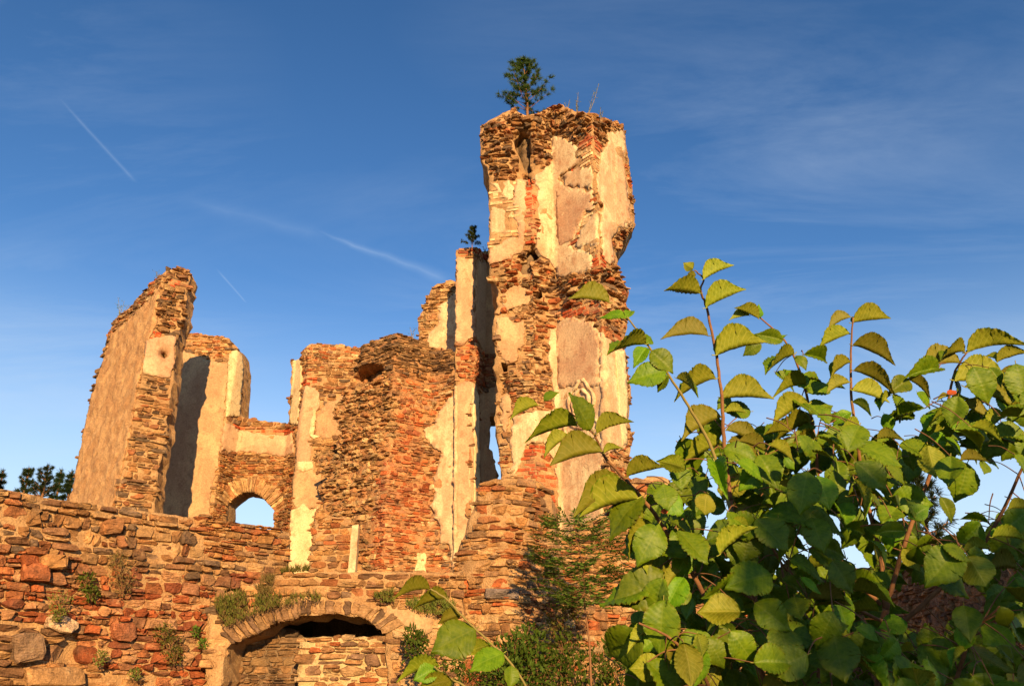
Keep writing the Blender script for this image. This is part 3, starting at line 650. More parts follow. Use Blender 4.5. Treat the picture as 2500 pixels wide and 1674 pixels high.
# voussoirs of the window arch
def voussoirs(parent, surf, inner, outer, n, rr, d0=-.02, d1=.05, pal='yellow', name='voussoir'):
    ip = surf.hits(inner); op = surf.hits(outer)
    def along(L, t):
        k = t * (len(L) - 1); i = min(int(k), len(L) - 2); f = k - i; return (L[i][0] + (L[i + 1][0] - L[i][0]) * f, L[i][1] + (L[i + 1][1] - L[i][1]) * f)
    ts_ = [0.0]
    for i in range(n): ts_.append(ts_[-1] + rr.uniform(.6, 1.4))
    ts_ = [t / ts_[-1] for t in ts_]
    for i in range(n):
        a0, a1 = ts_[i] + .04 / n, ts_[i + 1] - .04 / n; ext = rr.uniform(.75, 1.2); pr = rr.uniform(d1 * .3, d1 * 1.3)
        p = [along(ip, a0), along(ip, a1), along(op, a1), along(op, a0)]
        for k in (2, 3):
            b = p[1] if k == 2 else p[0]; p[k] = (b[0] + (p[k][0] - b[0]) * ext, b[1] + (p[k][1] - b[1]) * ext)
        c = [sum(q[0] for q in p) / 4, sum(q[1] for q in p) / 4]; V = []; pts = []
        for k in range(4):
            a, b = p[k], p[(k + 1) % 4]
            for t in (.12, .5, .88): pts.append((a[0] + (b[0] - a[0]) * t + rr.uniform(-.02, .02), a[1] + (b[1] - a[1]) * t + rr.uniform(-.012, .012)))
        m = len(pts)
        for q in pts: V.append(surf.pos(q[0], q[1], d0 - .30))
        for q in pts: V.append(surf.pos(q[0], q[1], d0 + pr - .015 * rr.random()))
        for q in pts: V.append(surf.pos(c[0] + (q[0] - c[0]) * .8, c[1] + (q[1] - c[1]) * .86, d0 + pr + rr.uniform(-.004, .02)))
        Fc = [(r_ * m + k, r_ * m + (k + 1) % m, (r_ + 1) * m + (k + 1) % m, (r_ + 1) * m + k) for r_ in (0, 1) for k in range(m)] + [tuple(2 * m + k for k in range(m))]
        col = rr.choice(PAL[pal]); f = rr.uniform(.75, 1.2)
        mesh(name, V, Fc, M['stone'], parent, [(col[0] * f, col[1] * f, col[2] * f)] * len(V))
rr1 = random.Random(21)
voussoirs(back_wall, bs, arc(554, 1236, 668, 1246, 612, 1200), arc(516, 1212, 708, 1222, 612, 1164), 30, rr1)

# ------------------------------------------------------------------ tall wall slab on the left, broken end towards us
K = pl(330, 1000, 17.0); L0 = pl(224, 1000, 18.5); R0 = pl(414, 1000, 17.35)
sl_plan = [L0, K, R0]
dxr, dyr = R0[0] - K[0], R0[1] - K[1]
sl_back = [(L0[0] + .9, L0[1] + .1), ((L0[0] + R0[0]) / 2 + .42, (L0[1] + R0[1]) / 2), (R0[0] - .02, R0[1] + .5)]
sl_out = Z5((20, 1660), (110, 1285), (215, 760), (318, 400), (318, 385), (370, 345), (420, 300), (500, 215), (575, 140), (600, 122), (655, 118), (718, 130), (720, 160), (715, 215), (700, 250), (690, 340), (700, 372), (680, 400), (668, 440), (650, 480), (640, 620), (622, 760), (600, 940), (570, 1100), (545, 1280), (520, 1660))
slabw, sls = wall('leaning_wall', 'tall rough-cast wall with a broken stone end at the far side of the ruin', 'wall', sl_plan, sl_back, sl_out, 'slab',
  regions=[(Z5((540, 300), (600, 110), (730, 110), (720, 300), (680, 450), (530, 430)), 'tooth', 'brown', .75), (Z5((585, 190), (720, 160), (716, 215), (640, 215)), 'oldbrick'), (Z5((300, 440), (420, 300), (590, 120), (590, 200), (540, 260), (420, 380), (330, 460)), 'thin', 'mixed', .6), (Z5((490, 440), (560, 425), (570, 460), (500, 500), (485, 580), (470, 580)), 'oldbrick')],
  plaster=[(Z5((25, 1650), (112, 1290), (220, 760), (322, 450), (420, 370), (520, 270), (570, 210), (545, 380), (512, 470), (470, 640), (440, 800), (405, 1000), (370, 1150), (325, 1330), (260, 1650)), 'rough', .025, .06),
    (Z5((500, 490), (560, 460), (600, 455), (648, 462), (636, 600), (624, 668), (570, 672), (486, 650), (484, 590)), 'pink', .03, .05)],
  rel=[(402, 862, .10, .10, -.30), (420, 800, .3, .25, -.06)], seed=17, relamp=.04, pits=[(Z5((572, 540), (594, 534), (601, 557), (580, 565)), .4)])

# ------------------------------------------------------------------ stub wall with a stone post in front of the cross wall
stub, ss_ = wall('stub_wall', 'low stub of stacked flat stones beside a pale upright stone post', 'wall', [pl(755, 1350, 16.6), pl(862, 1350, 16.5)], (0, .5),
  Z4((330, 1640), (330, 1480), (345, 1330), (352, 1275), (400, 1262), (460, 1275), (530, 1290), (545, 1330), (545, 1640)), 'slab', regions=[], seed=23, relamp=.03, dpal='orange')
def post(name, px, y0, y1, w, Y, mat, parent):
    a = at(px, y1, Y); b = at(px, y0, Y); V = []; rr_ = random.Random(3)
    for k in range(8):
        z = a.z + (b.z - a.z) * k / 7; j = rr_.uniform(-.012, .012)
        for (u, v) in ((-1, -1), (1, -1), (1, 1), (-1, 1)): V.append((a.x + u * w / 2 * (1 - .02 * k) + j, Y + v * .1 + rr_.uniform(-.01, .01), z + rr_.uniform(-.01, .01)))
    Fc = [(k * 4 + i, k * 4 + (i + 1) % 4, k * 4 + 4 + (i + 1) % 4, k * 4 + 4 + i) for k in range(7) for i in range(4)] + [(28, 29, 30, 31)]
    return mesh(name, V, Fc, mat, parent)
post('stone_post', 857, 1283, 1440, .15, 16.35, M['cream'], stub)

# ------------------------------------------------------------------ rubble wall in front, left
w1a = pl(-330, 1150, 7.9); w1b = pl(0, 1195, 9.0); w1c = pl(707, 1300, 11.75)
d_ = (w1b[0] - w1c[0], w1b[1] - w1c[1]); w1a = (w1b[0] + d_[0] * .55, w1b[1] + d_[1] * .55)
w1_out = [(-420, 1990), (-420, 1125), (0, 1194), (294, 1239), (478, 1264), (668, 1293), (707, 1299), (709, 1402), (640, 1420), (560, 1440), (516, 1462), (512, 1990)]
front_wall, fs_ = wall('rubble_wall', 'long rubble stone wall sloping across the lower part, red stones under a brown top', 'wall', [w1a, w1c], (-.25, .6), w1_out, 'rubble',
  regions=[(Z6((-700, 560), (500, 600), (1000, 740), (1560, 780), (1900, 720), (1900, 900), (1540, 1000), (1520, 2100), (-700, 2100)), 'redrub', 'red'), (Z6((-700, 1080), (90, 1080), (560, 1180), (560, 1400), (900, 1480), (1160, 1540), (1160, 2200), (-700, 2200)), 'boulder', 'brown'),
    (Z6((1450, 300), (2120, 400), (2120, 700), (1500, 620)), 'slab', 'orange')],
  plaster=[], rel=[(190, 1430, .3, .2, -.10), (180, 1590, .25, .15, -.15), (300, 1440, .3, .2, -.06)], seed=29, relamp=.06, core='mortar', jag=.03, deep=.020, size=.72, dpal='brown')

# ------------------------------------------------------------------ vault wall with the low arch
intr = ZB((310, 872), (420, 822), (540, 782), (640, 715), (700, 682), (840, 660), (920, 612), (1080, 606), (1240, 600), (1440, 622), (1560, 692), (1650, 782))
extr = ZB((200, 770), (300, 690), (420, 620), (560, 560), (680, 520), (800, 500), (920, 480), (1080, 465), (1240, 470), (1500, 490), (1680, 580), (1800, 720))
v_plan = [pl(505, 1550, 10.80), pl(760, 1550, 11.05), pl(1125, 1550, 11.35)]
v_out = [(506, 1990), (506, 1500), (516, 1462), (560, 1442), (640, 1420), (705, 1402), (800, 1392), (960, 1396), (1130, 1400), (1130, 1990)]
v_hole = [(536, 1985), (540, 1640), (556, 1585)] + intr + [(945, 1560), (950, 1985)]
vault, vs_ = wall('vault_wall', 'masonry wall with a wide low stone arch over a dark opening, grass growing above', 'wall', v_plan, (0, .7), v_out, 'slab',
  regions=[(ZB((80, 780), (220, 770), (340, 870), (200, 1000), (180, 2300), (80, 2300)), 'slab', 'orange'), (ZB((1750, 780), (2100, 700), (2342, 650), (2342, 2300), (1650, 2300), (1650, 800)), 'slab', 'mixed'), (extr + intr[::-1], None)],
  plaster=[(ZB((1660, 540), (1900, 540), (2090, 640), (2060, 760), (1830, 770), (1700, 640)), 'grime_shade', .0)], holes=[v_hole], rel=[(560, 1480, .5, .25, -.10)], seed=31, relamp=.04, dpal='brown', core='mortar')
voussoirs(vault, vs_, intr, extr, 28, random.Random(8), -.02, .04, 'dark')
# dark chamber behind the arch
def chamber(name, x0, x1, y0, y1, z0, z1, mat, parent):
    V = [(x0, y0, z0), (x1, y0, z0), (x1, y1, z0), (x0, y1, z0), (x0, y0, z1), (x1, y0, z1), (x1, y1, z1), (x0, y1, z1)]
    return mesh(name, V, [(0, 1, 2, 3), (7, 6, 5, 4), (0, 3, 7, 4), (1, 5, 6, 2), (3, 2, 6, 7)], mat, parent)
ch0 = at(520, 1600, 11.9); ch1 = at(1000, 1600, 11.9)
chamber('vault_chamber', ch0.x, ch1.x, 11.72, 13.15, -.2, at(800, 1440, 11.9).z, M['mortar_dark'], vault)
infill, _ = wall('arch_infill', 'pale flat-topped stone infill blocking the lower part of the arch', 'wall', [pl(728, 1600, 11.25), pl(992, 1600, 11.3)], (0, .32),
  [(724, 1990), (728, 1640), (730, 1556), (800, 1554), (870, 1555), (940, 1556), (975, 1558), (985, 1640), (985, 1990)], 'slab', regions=[], seed=37, relamp=.02, dpal='mixed', core='mortar_cream')
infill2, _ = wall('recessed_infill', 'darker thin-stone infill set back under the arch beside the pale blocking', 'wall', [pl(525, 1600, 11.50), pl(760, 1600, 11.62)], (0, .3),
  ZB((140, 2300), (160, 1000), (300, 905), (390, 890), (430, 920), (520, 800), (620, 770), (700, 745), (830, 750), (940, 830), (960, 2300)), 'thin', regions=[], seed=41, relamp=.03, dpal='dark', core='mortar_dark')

# ------------------------------------------------------------------ stacked-stone buttress and the walls to its right
b_plan = [pl(1045, 1450, 12.3), pl(1120, 1450, 11.75), pl(1230, 1450, 11.45), pl(1300, 1450, 11.7), pl(1370, 1450, 12.3), pl(1480, 1450, 12.9)]
b_out = [(1040, 1990), (1050, 1430), (1085, 1402), (1107, 1384), (1111, 1352), (1123, 1321), (1133, 1289), (1151, 1257), (1161, 1209), (1167, 1183), (1195, 1170), (1223, 1167), (1279, 1172), (1330, 1181), (1346, 1200), (1353, 1249), (1358, 1300), (1362, 1360), (1375, 1420), (1480, 1440), (1480, 1990)]
butt, _ = wall('stone_buttress', 'tapering buttress of stacked flat stones in front of the tower foot', 'buttress', b_plan, (.1, .9), b_out, 'slab',
  regions=[(Z3((0, 900), (500, 900), (900, 1000), (1200, 1000), (1200, 2400), (0, 2400)), 'slab', 'mixed')], rel=[(1250, 1200, .4, .15, -.08)], seed=43, relamp=.06, dpal='orange', core='mortar', size=1.15)
# one cut grey block set in the buttress
g = stone_geo(_, [_.hit(1190, 1462), _.hit(1258, 1464), _.hit(1258, 1438), _.hit(1192, 1437)], .05, .06, .0, random.Random(2), .0, True)
mesh('grey_block', g[0], g[1], M['stone'], butt, [(.21, .18, .155)] * len(g[0]))['label'] = 'smooth grey cut block'
rbase, _ = wall('tower_foot_wall', 'pale rubble wall at the tower foot behind the leafy shrub', 'wall', [pl(1370, 1450, 13.4), pl(1560, 1450, 13.3), pl(1900, 1450, 14.0)], (0, .8),
  [(1372, 1990), (1372, 1330), (1400, 1290), (1440, 1268), (1500, 1262), (1520, 1200), (1532, 1172), (1560, 1170), (1597, 1156), (1620, 1160), (1645, 1181), (1660, 1230), (1690, 1330), (1740, 1420), (1820, 1500), (1880, 1560), (1900, 1990)], 'slab',
  regions=[(Z3((1300, 240), (1700, 240), (1700, 420), (1300, 420)), 'rubble', 'orange'), (Z3((1000, 1000), (2300, 1000), (2300, 2400), (1000, 2400)), 'slab', 'mixed', 1.2)], seed=47, relamp=.05, dpal='orange', core='mortar')
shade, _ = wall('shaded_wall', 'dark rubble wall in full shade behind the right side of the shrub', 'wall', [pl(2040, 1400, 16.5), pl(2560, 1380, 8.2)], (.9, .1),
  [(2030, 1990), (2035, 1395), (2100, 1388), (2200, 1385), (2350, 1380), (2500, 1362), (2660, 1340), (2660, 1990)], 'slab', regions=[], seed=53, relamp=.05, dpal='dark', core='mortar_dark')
# a few stones that stand out in the rubble wall
for (x0, y0, x1, y1, col, lab, pr, sd) in ((113, 1548, 187, 1502, (.58, .44, .27), 'pale angular stone', .10, 5), (22, 1612, 104, 1545, (.27, .185, .11), 'big grey-brown boulder', .12, 9), (100, 1388, 156, 1352, (.46, .26, .10), 'large orange stone', .09, 12), (48, 1416, 118, 1376, (.40, .15, .06), 'tilted red slab', .10, 14), (55, 1674, 196, 1628, (.40, .25, .11), 'long squared ochre block', .10, 18), (246, 1302, 298, 1272, (.42, .21, .085), 'large rounded brown stone', .08, 21), (268, 1562, 325, 1522, (.42, .17, .08), 'large reddish stone with a pale face', .09, 25)):
    g = stone_geo(fs_, [fs_.hit(x0, y0), fs_.hit(x1, y0), fs_.hit(x1, y1), fs_.hit(x0, y1)], .03, pr, .05, random.Random(sd), .0)
    mesh('stone', g[0], g[1], M['stone'], front_wall, [col] * len(g[0]))['label'] = lab
# ------------------------------------------------------------------ plant materials
def m_leaf(name, c1, c2, vein, trans=0.3, rough=0.55, veins=True, tcol=None, big=False):
    t = NT(name); oi = t.new('ShaderNodeObjectInfo')
    n = t.noise(60 if big else 14, 3, 0.6)
    c = t.mix(t.rng(n, 0.35, 0.7), c1, c2)
    if veins:
        a = t.new('ShaderNodeVertexColor', layer_name='tint'); sp = t.new('ShaderNodeSeparateColor'); t.l.new(a.outputs[0], sp.inputs[0])
        mid = t.rng(sp.outputs[1], 0.0, 0.075, 0.75, 0)
        ph = t.math('FRACT', t.math('MULTIPLY', t.math('SUBTRACT', sp.outputs[0], t.math('MULTIPLY', sp.outputs[1], 0.30)), 10.0))
        tri = t.math('ABSOLUTE', t.math('SUBTRACT', ph, 0.5))
        side = t.rng(tri, 0.36, 0.5, 0, 0.5)
        c = t.mix(t.math('MAXIMUM', mid, side), c, vein)
        edge = t.math('MULTIPLY', t.rng(sp.outputs[1], 0.78, 1.0, 0, .5), t.rng(n, 0.5, 0.68))
        c = t.mix(edge, c, (0.20, 0.11, 0.03))
    hsn = t.new('ShaderNodeHueSaturation'); t.l.new(c, hsn.inputs['Color'])
    t.put(hsn.inputs['Hue'], t.rng(oi.outputs['Random'], 0, 1, 0.465, 0.515)); t.put(hsn.inputs['Value'], t.rng(oi.outputs['Random'], 0, 1, 0.62, 1.25))
    c = hsn.outputs[0]; t.col(c); t.b.inputs['Roughness'].default_value = rough; t.b.inputs['Specular IOR Level'].default_value = 0.3 if big else 0.1
    tr = t.new('ShaderNodeBsdfTranslucent'); t.put(tr.inputs[0], t.mix(1.0, c, tcol or (1.3, 1.5, 0.35), 'MULTIPLY'))
    ms = t.new('ShaderNodeMixShader'); ms.inputs[0].default_value = trans
    t.l.new(t.b.outputs[0], ms.inputs[1]); t.l.new(tr.outputs[0], ms.inputs[2]); t.l.new(ms.outputs[0], t.n['Material Output'].inputs[0])
    t.bump(n, 0.2, 0.002 if big else 0.01)
    return t.m
M['leaf_top'] = m_leaf('elm_leaf_upper', (0.085, 0.190, 0.003), (0.175, 0.295, 0.006), (0.20, 0.30, 0.025), 0.34, 0.5, big=True)
M['leaf_under'] = m_leaf('elm_leaf_underside', (0.180, 0.220, 0.010), (0.280, 0.300, 0.020), (0.40, 0.40, 0.07), 0.30, 0.6, big=True)
M['leaf_orange'] = m_leaf('withered_leaf', (0.60, 0.20, 0.04), (0.50, 0.16, 0.03), (0.5, 0.3, 0.1), 0.3, 0.6, False)
M['needle'] = m_leaf('pine_needles', (0.035, 0.065, 0.014), (0.060, 0.095, 0.020), (0, 0, 0), 0.12, 0.6, False)
M['needle_far'] = m_leaf('dark_conifer_needles', (0.018, 0.035, 0.012), (0.032, 0.05, 0.016), (0, 0, 0), 0.1, 0.7, False)
M['small_leaf'] = m_leaf('small_green_leaves', (0.085, 0.135, 0.018), (0.125, 0.185, 0.028), (0, 0, 0), 0.28, 0.6, False)
M['bush_leaf'] = m_leaf('dark_bush_leaves', (0.045, 0.088, 0.010), (0.085, 0.140, 0.016), (0, 0, 0), 0.25, 0.6, False)
M['grass'] = m_leaf('mossy_grass', (0.11, 0.135, 0.022), (0.19, 0.175, 0.045), (0, 0, 0), 0.25, 0.7, False)
M['dry'] = m_leaf('dry_stalks', (0.22, 0.14, 0.055), (0.13, 0.11, 0.035), (0, 0, 0), 0.2, 0.8, False)
M['bark'] = m_simple('reddish_bark', (0.16, 0.075, 0.035), (0.26, 0.13, 0.06), 60, 0.8, 0.5, 0.004)
M['twig_green'] = m_simple('young_green_twig', (0.20, 0.17, 0.05), (0.26, 0.20, 0.07), 60, 0.6, 0.2, 0.002)
M['pine_bark'] = m_simple('pine_bark', (0.17, 0.08, 0.04), (0.26, 0.13, 0.06), 20, 0.9, 0.6, 0.01)

def tube(pts, r0, r1, k=7):
    """verts, faces of a tapering tube along Vector points"""
    V = []; Fc = []; n = len(pts)
    for i, p in enumerate(pts):
        d = (pts[min(i + 1, n - 1)] - pts[max(i - 1, 0)])
        d = d.normalized() if d.length > 1e-9 else Vector((0, 0, 1))
        u = d.cross(Vector((0.3, 1, 0.1))).normalized(); w = d.cross(u); r = r0 + (r1 - r0) * i / max(1, n - 1)
        for j in range(k): a = 2 * pi * j / k; V.append(tuple(p + u * (cos(a) * r) + w * (sin(a) * r)))
    for i in range(n - 1):
        for j in range(k): Fc.append((i * k + j, i * k + (j + 1) % k, (i + 1) * k + (j + 1) % k, (i + 1) * k + j))
    Fc.append(tuple(range(k))[::-1]); Fc.append(tuple((n - 1) * k + j for j in range(k)))
    return V, Fc
def smooth_line(P, n=6):
    """catmull-rom through points"""
    if len(P) < 3: return [P[0].lerp(P[-1], i / n) for i in range(n + 1)]
    Q = [P[0] * 2 - P[1]] + list(P) + [P[-1] * 2 - P[-2]]; out = []
    for i in range(1, len(Q) - 2):
        for j in range(n):
            t = j / n; a, b, c, d = Q[i - 1], Q[i], Q[i + 1], Q[i + 2]
            out.append(0.5 * ((2 * b) + (c - a) * t + (2 * a - 5 * b + 4 * c - d) * t * t + (3 * b - a - 3 * c + d) * t ** 3))
    out.append(P[-1]); return out
class Soup:
    def __init__(s): s.V = []; s.F = []
    def add(s, V, Fc):
        b = len(s.V); s.V += V; s.F += [tuple(i + b for i in f) for f in Fc]
    def blade(s, p, d, L, w, bend=None):
        u = d.cross(Vector((R.uniform(-1, 1), R.uniform(-1, 1), R.uniform(-1, 1)))).normalized() * (w / 2)
        q = p + d * (L * .55) + (bend * .3 if bend is not None else Vector()); e = p + d * L + (bend if bend is not None else Vector())
        s.add([tuple(p - u), tuple(p + u), tuple(q + u * .7), tuple(q - u * .7), tuple(e)], [(0, 1, 2, 3), (3, 2, 4)])
    def leaf(s, p, d, n, L, w):
        d = d.normalized(); u = d.cross(n)
        if u.length < 1e-6: u = d.cross(Vector((1, .3, .2)))
        u = u.normalized() * (w / 2); nn = u.cross(d).normalized() * (w * .18)
        s.add([tuple(p), tuple(p + d * L * .45 + u + nn), tuple(p + d * L), tuple(p + d * L * .45 - u + nn), tuple(p + d * L * .45)], [(0, 4, 1), (1, 4, 2), (0, 3, 4), (4, 3, 2)])
    def build(s, name, mat, parent, kind=None, smooth=False):
        o = mesh(name, s.V, s.F, mat, parent, smooth=smooth)
        if kind: o['kind'] = kind
        return o
def rv(): return Vector((R.gauss(0, 1), R.gauss(0, 1), R.gauss(0, 1))).normalized()

# ------------------------------------------------------------------ conifers
def pine(name, label, base, top, spread, levels, bare, mat, nl=.10, per=60, seed=1, shape='pine', cat='tree', sprays=6, group=None, lean=None):
    """trunk with whorled limbs; tufts of needles along the outer part of each limb"""
    rr = random.Random(seed); T = thing(name, label, cat, base, group)
    H = (top - base).length; axis = (top - base).normalized()
    tp = [base.lerp(top, i / 8) + Vector((rr.uniform(-1, 1), rr.uniform(-1, 1), 0)) * H * .010 * (i % 8 > 0) for i in range(9)]
    V, Fc = tube(smooth_line(tp, 3), H * .019, H * .003); mesh('trunk', V, Fc, M['pine_bark'], T, smooth=True)
    limbs = Soup(); nd = Soup()
    def tuft(p, d, L, m):
        for _ in range(m):
            a = (d * .75 + rv() * .75).normalized(); nd.blade(p + rv() * L * .12, a, L * rr.uniform(.6, 1.15), L * .085)
    for lv in range(levels):
        t = bare + (1 - bare) * (lv + rr.uniform(-.2, .3)) / levels; t = min(.98, max(bare * .9, t))
        p0 = base.lerp(top, t)
        if shape == 'pine': ln = spread * (1 - max(0.0, (t - bare) / (1 - bare)) ** 1.5) * rr.uniform(.75, 1.1) + spread * .16
        else: ln = spread * (1.04 - t) * rr.uniform(.8, 1.1) / (1.04 - bare)
        k = rr.randint(3, 6); a0 = rr.uniform(0, 2 * pi)
        for j in range(k):
            a = a0 + 2 * pi * j / k + rr.uniform(-.3, .3); l = ln * rr.uniform(.45, 1.15); up = rr.uniform(.15, .65) if shape == 'pine' else rr.uniform(-.35, .0)
            d = Vector((cos(a), sin(a), up)).normalized()
            pts = [p0 + d * (l * q / 5) + Vector((0, 0, (.22 if shape == 'pine' else -.04) * l * (q / 5) ** 2)) + rv() * l * .02 for q in range(6)]
            V, Fc = tube(pts, H * .006 * (1 - t * .5), H * .0015, 4); limbs.add(V, Fc)
            for q in range(2, 6):
                for z in range(max(1, sprays // 3) if q < 5 else 2):
                    s_ = (pts[q] - pts[q - 1]).normalized(); side = (s_ + rv() * .8).normalized(); e = pts[q] + side * l * rr.uniform(.05, .25)
                    tuft(pts[q].lerp(e, .5), side, nl, per // 2); tuft(e, side, nl, per // 2)
    tuft(top - axis * nl * .5, axis, nl * 1.4, per); tuft(top - axis * nl * 1.4, axis, nl * 1.4, per)
    limbs.build('limbs', M['pine_bark'], T, 'stuff'); nd.build('crown', mat, T, 'stuff')
    return T
R.seed(5)
pine('pine_tree', 'young pine tree with a reddish trunk growing on the tower top', at(1288, 292, 16.3), at(1277, 143, 16.3), .74, 9, .14, M['needle'], .12, 32, 15)
pine('pine_sapling', 'tiny pine sapling growing on top of the shadowed pier', at(1153, 608, 17.6), at(1153, 552, 17.6), .20, 5, .22, M['needle'], .07, 36, 9)
k_ = 0
for px, py, Y, sp, shp, lab in ((-35, 1118, 62, 3.4, 'fir', 'dark spruce at the very edge of the frame behind the rubble wall'), (8, 1148, 66, 2.0, 'fir', 'short dark spruce beside the spruce at the frame edge'), (72, 1142, 60, .75, 'pine', 'tall open-crowned pine rising between the spruces beyond the rubble wall'),
   (118, 1136, 58, .85, 'pine', 'bushy pine next to the tall open-crowned pine beyond the rubble wall'), (150, 1146, 64, 1.7, 'fir', 'narrow spruce standing close to the rough-cast leaning wall'), (176, 1150, 60, 1.8, 'fir', 'spruce half hidden behind the rough-cast leaning wall')):
    t_ = at(px, py, Y); k_ += 1
    pine('pine_tree' if shp == 'pine' else 'spruce_tree', lab, Vector((t_.x, t_.y, -.3)), t_, sp, 7 if shp == 'pine' else 30, .86 if shp == 'pine' else .3, M['needle_far'], .26 if shp == 'pine' else .34, 26, 20 + k_, shp, group='conifers beyond the rubble wall')
t_ = at(561, 1254, 70); pine('spruce_tree', 'small distant spruce seen through the arched window', Vector((t_.x, t_.y, -.3)), t_, 1.6, 16, .3, M['needle_far'], .5, 16, 31, 'fir')
t_ = at(2232, 1148, 46); pine('pine_tree', 'dark pine standing far behind the leafy shrub', Vector((t_.x, t_.y, -.3)), t_, 2.2, 12, .35, M['needle_far'], .5, 20, 33, 'pine')
# wooded ridge far behind the shrub
hv = []; hf = []; NX = 40; NY = 10
for j in range(NY + 1):
    for i in range(NX + 1):
        x = -60 + 260 * i / NX; y = 140 + 120 * j / NY
        hv.append((x, y, -.5 + 22 * (sin(pi * j / NY) ** 1.2) * (.55 + .45 * sin(pi * min(1, max(0, (x + 40) / 180)))) * min(1, max(.0, (x + 60) / 60)) + fbm(x * .03, y * .03, 2) * 1.5))
for j in range(NY):
    for i in range(NX): a = j * (NX + 1) + i; hf.append((a, a + 1, a + NX + 2, a + NX + 1))
hill = mesh('hill', hv, hf, m_simple('wooded_hill', (0.02, 0.03, 0.01), (0.045, 0.05, 0.018), .4, .95, .5, .3), smooth=True); hill['kind'] = 'structure'
fw = Soup(); rr2 = random.Random(4)
for _ in range(420):
    x = rr2.uniform(-20, 190); y = rr2.uniform(165, 200); jj = (y - 140) / 12
    z = -.5 + 22 * (sin(pi * jj / NY) ** 1.2) * (.55 + .45 * sin(pi * min(1, max(0, (x + 40) / 180)))) * min(1, max(0, (x + 60) / 60))
    h = rr2.uniform(4, 7); b = Vector((x, y, z - .5))
    for q in range(70):
        t = q / 70; a = rr2.uniform(0, 6.28); r_ = 1.5 * (1 - t) + .1
        fw.blade(b + Vector((0, 0, h * (.12 + .86 * t))), Vector((cos(a), sin(a), -.25)), r_ * rr2.uniform(.6, 1.1), .5)
tag(fw.build('far_forest', M['needle_far'], None, 'stuff'), 'dark conifer wood along the far ridge', 'forest')

# ------------------------------------------------------------------ weeds, grass, bushes
def stalk_weed(name, label, base, tips, parent=None, lw=.035, n=26, cat='weed', group=None, mat='small_leaf'):
    T = thing(name, label, cat, base, group)
    sp = Soup(); lf = Soup()
    for tip in tips:
        pts = smooth_line([base, base.lerp(tip, .5) + rv() * (tip - base).length * .05, tip], 5)
        V, Fc = tube(pts, .009, .003, 4); sp.add(V, Fc)
        for i in range(n):
            t = R.uniform(.15, 1) ; p = base.lerp(tip, t); d = (rv() + Vector((0, 0, .5))).normalized()
            lf.leaf(p, d, rv(), lw * R.uniform(.7, 1.6) * (1.2 - .5 * t), lw * .35)
            if R.random() < .25:
                q = p + d * .10; V, Fc = tube([p, q], .003, .002, 3); sp.add(V, Fc); lf.leaf(q, rv(), rv(), lw, lw * .4); lf.leaf(q, rv(), rv(), lw, lw * .4)
    sp.build('stalk', M['dry'] if mat == 'dry' else M['twig_green'], T, 'stuff'); lf.build('leaves', M[mat], T, 'stuff')
    return T
R.seed(11)
stalk_weed('weed', 'thin upright weed stalk in the middle of the tower top', at(1411, 285, 15.6), [at(1412, 226, 15.6), at(1407, 245, 15.6)], group='weeds on the tower top')
stalk_weed('weed', 'tall slanting weed stalk at the middle of the tower top', at(1434, 286, 15.5), [at(1462, 204, 15.5), at(1450, 225, 15.5)], group='weeds on the tower top')
stalk_weed('weed', 'short sparse weed near the plastered end of the tower top', at(1463, 300, 15.3), [at(1466, 262, 15.3), at(1472, 270, 15.3)], n=14, group='weeds on the tower top')
stalk_weed('weed', 'wispy dry weed beside the highest stone of the tower top', at(1385, 274, 15.8), [at(1391, 244, 15.8), at(1378, 250, 15.8)], n=10, group='weeds on the tower top')
stalk_weed('weed', 'leafy weed stalks on the low end of the leaning wall top', at(290, 776, 19.0), [at(288, 725, 19.0), at(304, 735, 19.0), at(316, 745, 19), at(296, 745, 19)], n=20)
stalk_weed('weed', 'small green sprig near the high end of the leaning wall top', at(384, 680, 18), [at(382, 664, 18.0), at(390, 668, 18)], n=20)
stalk_weed('weed', 'thin weed growing on top of the broken cross wall', at(1008, 828, 18.6), [at(1001, 798, 18.6), at(1012, 803, 18.6)], n=14)
stalk_weed('weed', 'small weed at the corner of the shadowed pier top', at(1184, 616, 17.9), [at(1180, 602, 17.9), at(1188, 606, 17.9)], n=10)

def grass_patch(name, label, surf_pts, n, L, mat, cat='grass', kind='stuff', w=.010, droop=.3, jitter=.10, flower=0):
    """blades rooted at points near a px polygon on depth Y"""
    sp = Soup(); base = None
    poly, Yf = surf_pts; xs = [p[0] for p in poly]; ys = [p[1] for p in poly]; m = 0; pts = []
    while len(pts) < n and m < n * 20:
        m += 1; p = (R.uniform(min(xs), max(xs)), R.uniform(min(ys), max(ys)))
        if pin(poly, p) and fbm(p[0] * .045, p[1] * .06, 9) > R.uniform(-.45, .15): pts.append(p)
    for p in pts:
        q = at(p[0], p[1], Yf(p[0]) + R.uniform(-jitter, jitter)); d = (Vector((R.gauss(0, .5), -.35 + R.gauss(0, .3), 1))).normalized()
        sp.blade(q, d, L * R.uniform(.5, 1.3), w, Vector((R.gauss(0, .3), -.3, -R.uniform(.1, 1))) * L * droop)
    o = sp.build(name, M[mat], None, None); tag(o, label, cat, kind=kind); return o
yv = lambda px: 10.75 + (px - 505) * .0009
R.seed(3)
grass_patch('grass', 'green grass growing on the slope above the low arch', (ZB((150, 470), (380, 420), (700, 440), (900, 440), (1080, 430), (1100, 490), (880, 520), (700, 540), (480, 620), (250, 720), (180, 560)), yv), 1700, .075, 'grass', jitter=.14)
grass_patch('grass', 'yellowed dry blades mixed through the grass above the low arch', (ZB((180, 440), (380, 400), (700, 420), (1080, 410), (1100, 500), (880, 540), (700, 560), (480, 640), (230, 740), (160, 560)), yv), 900, .075, 'dry', jitter=.14)
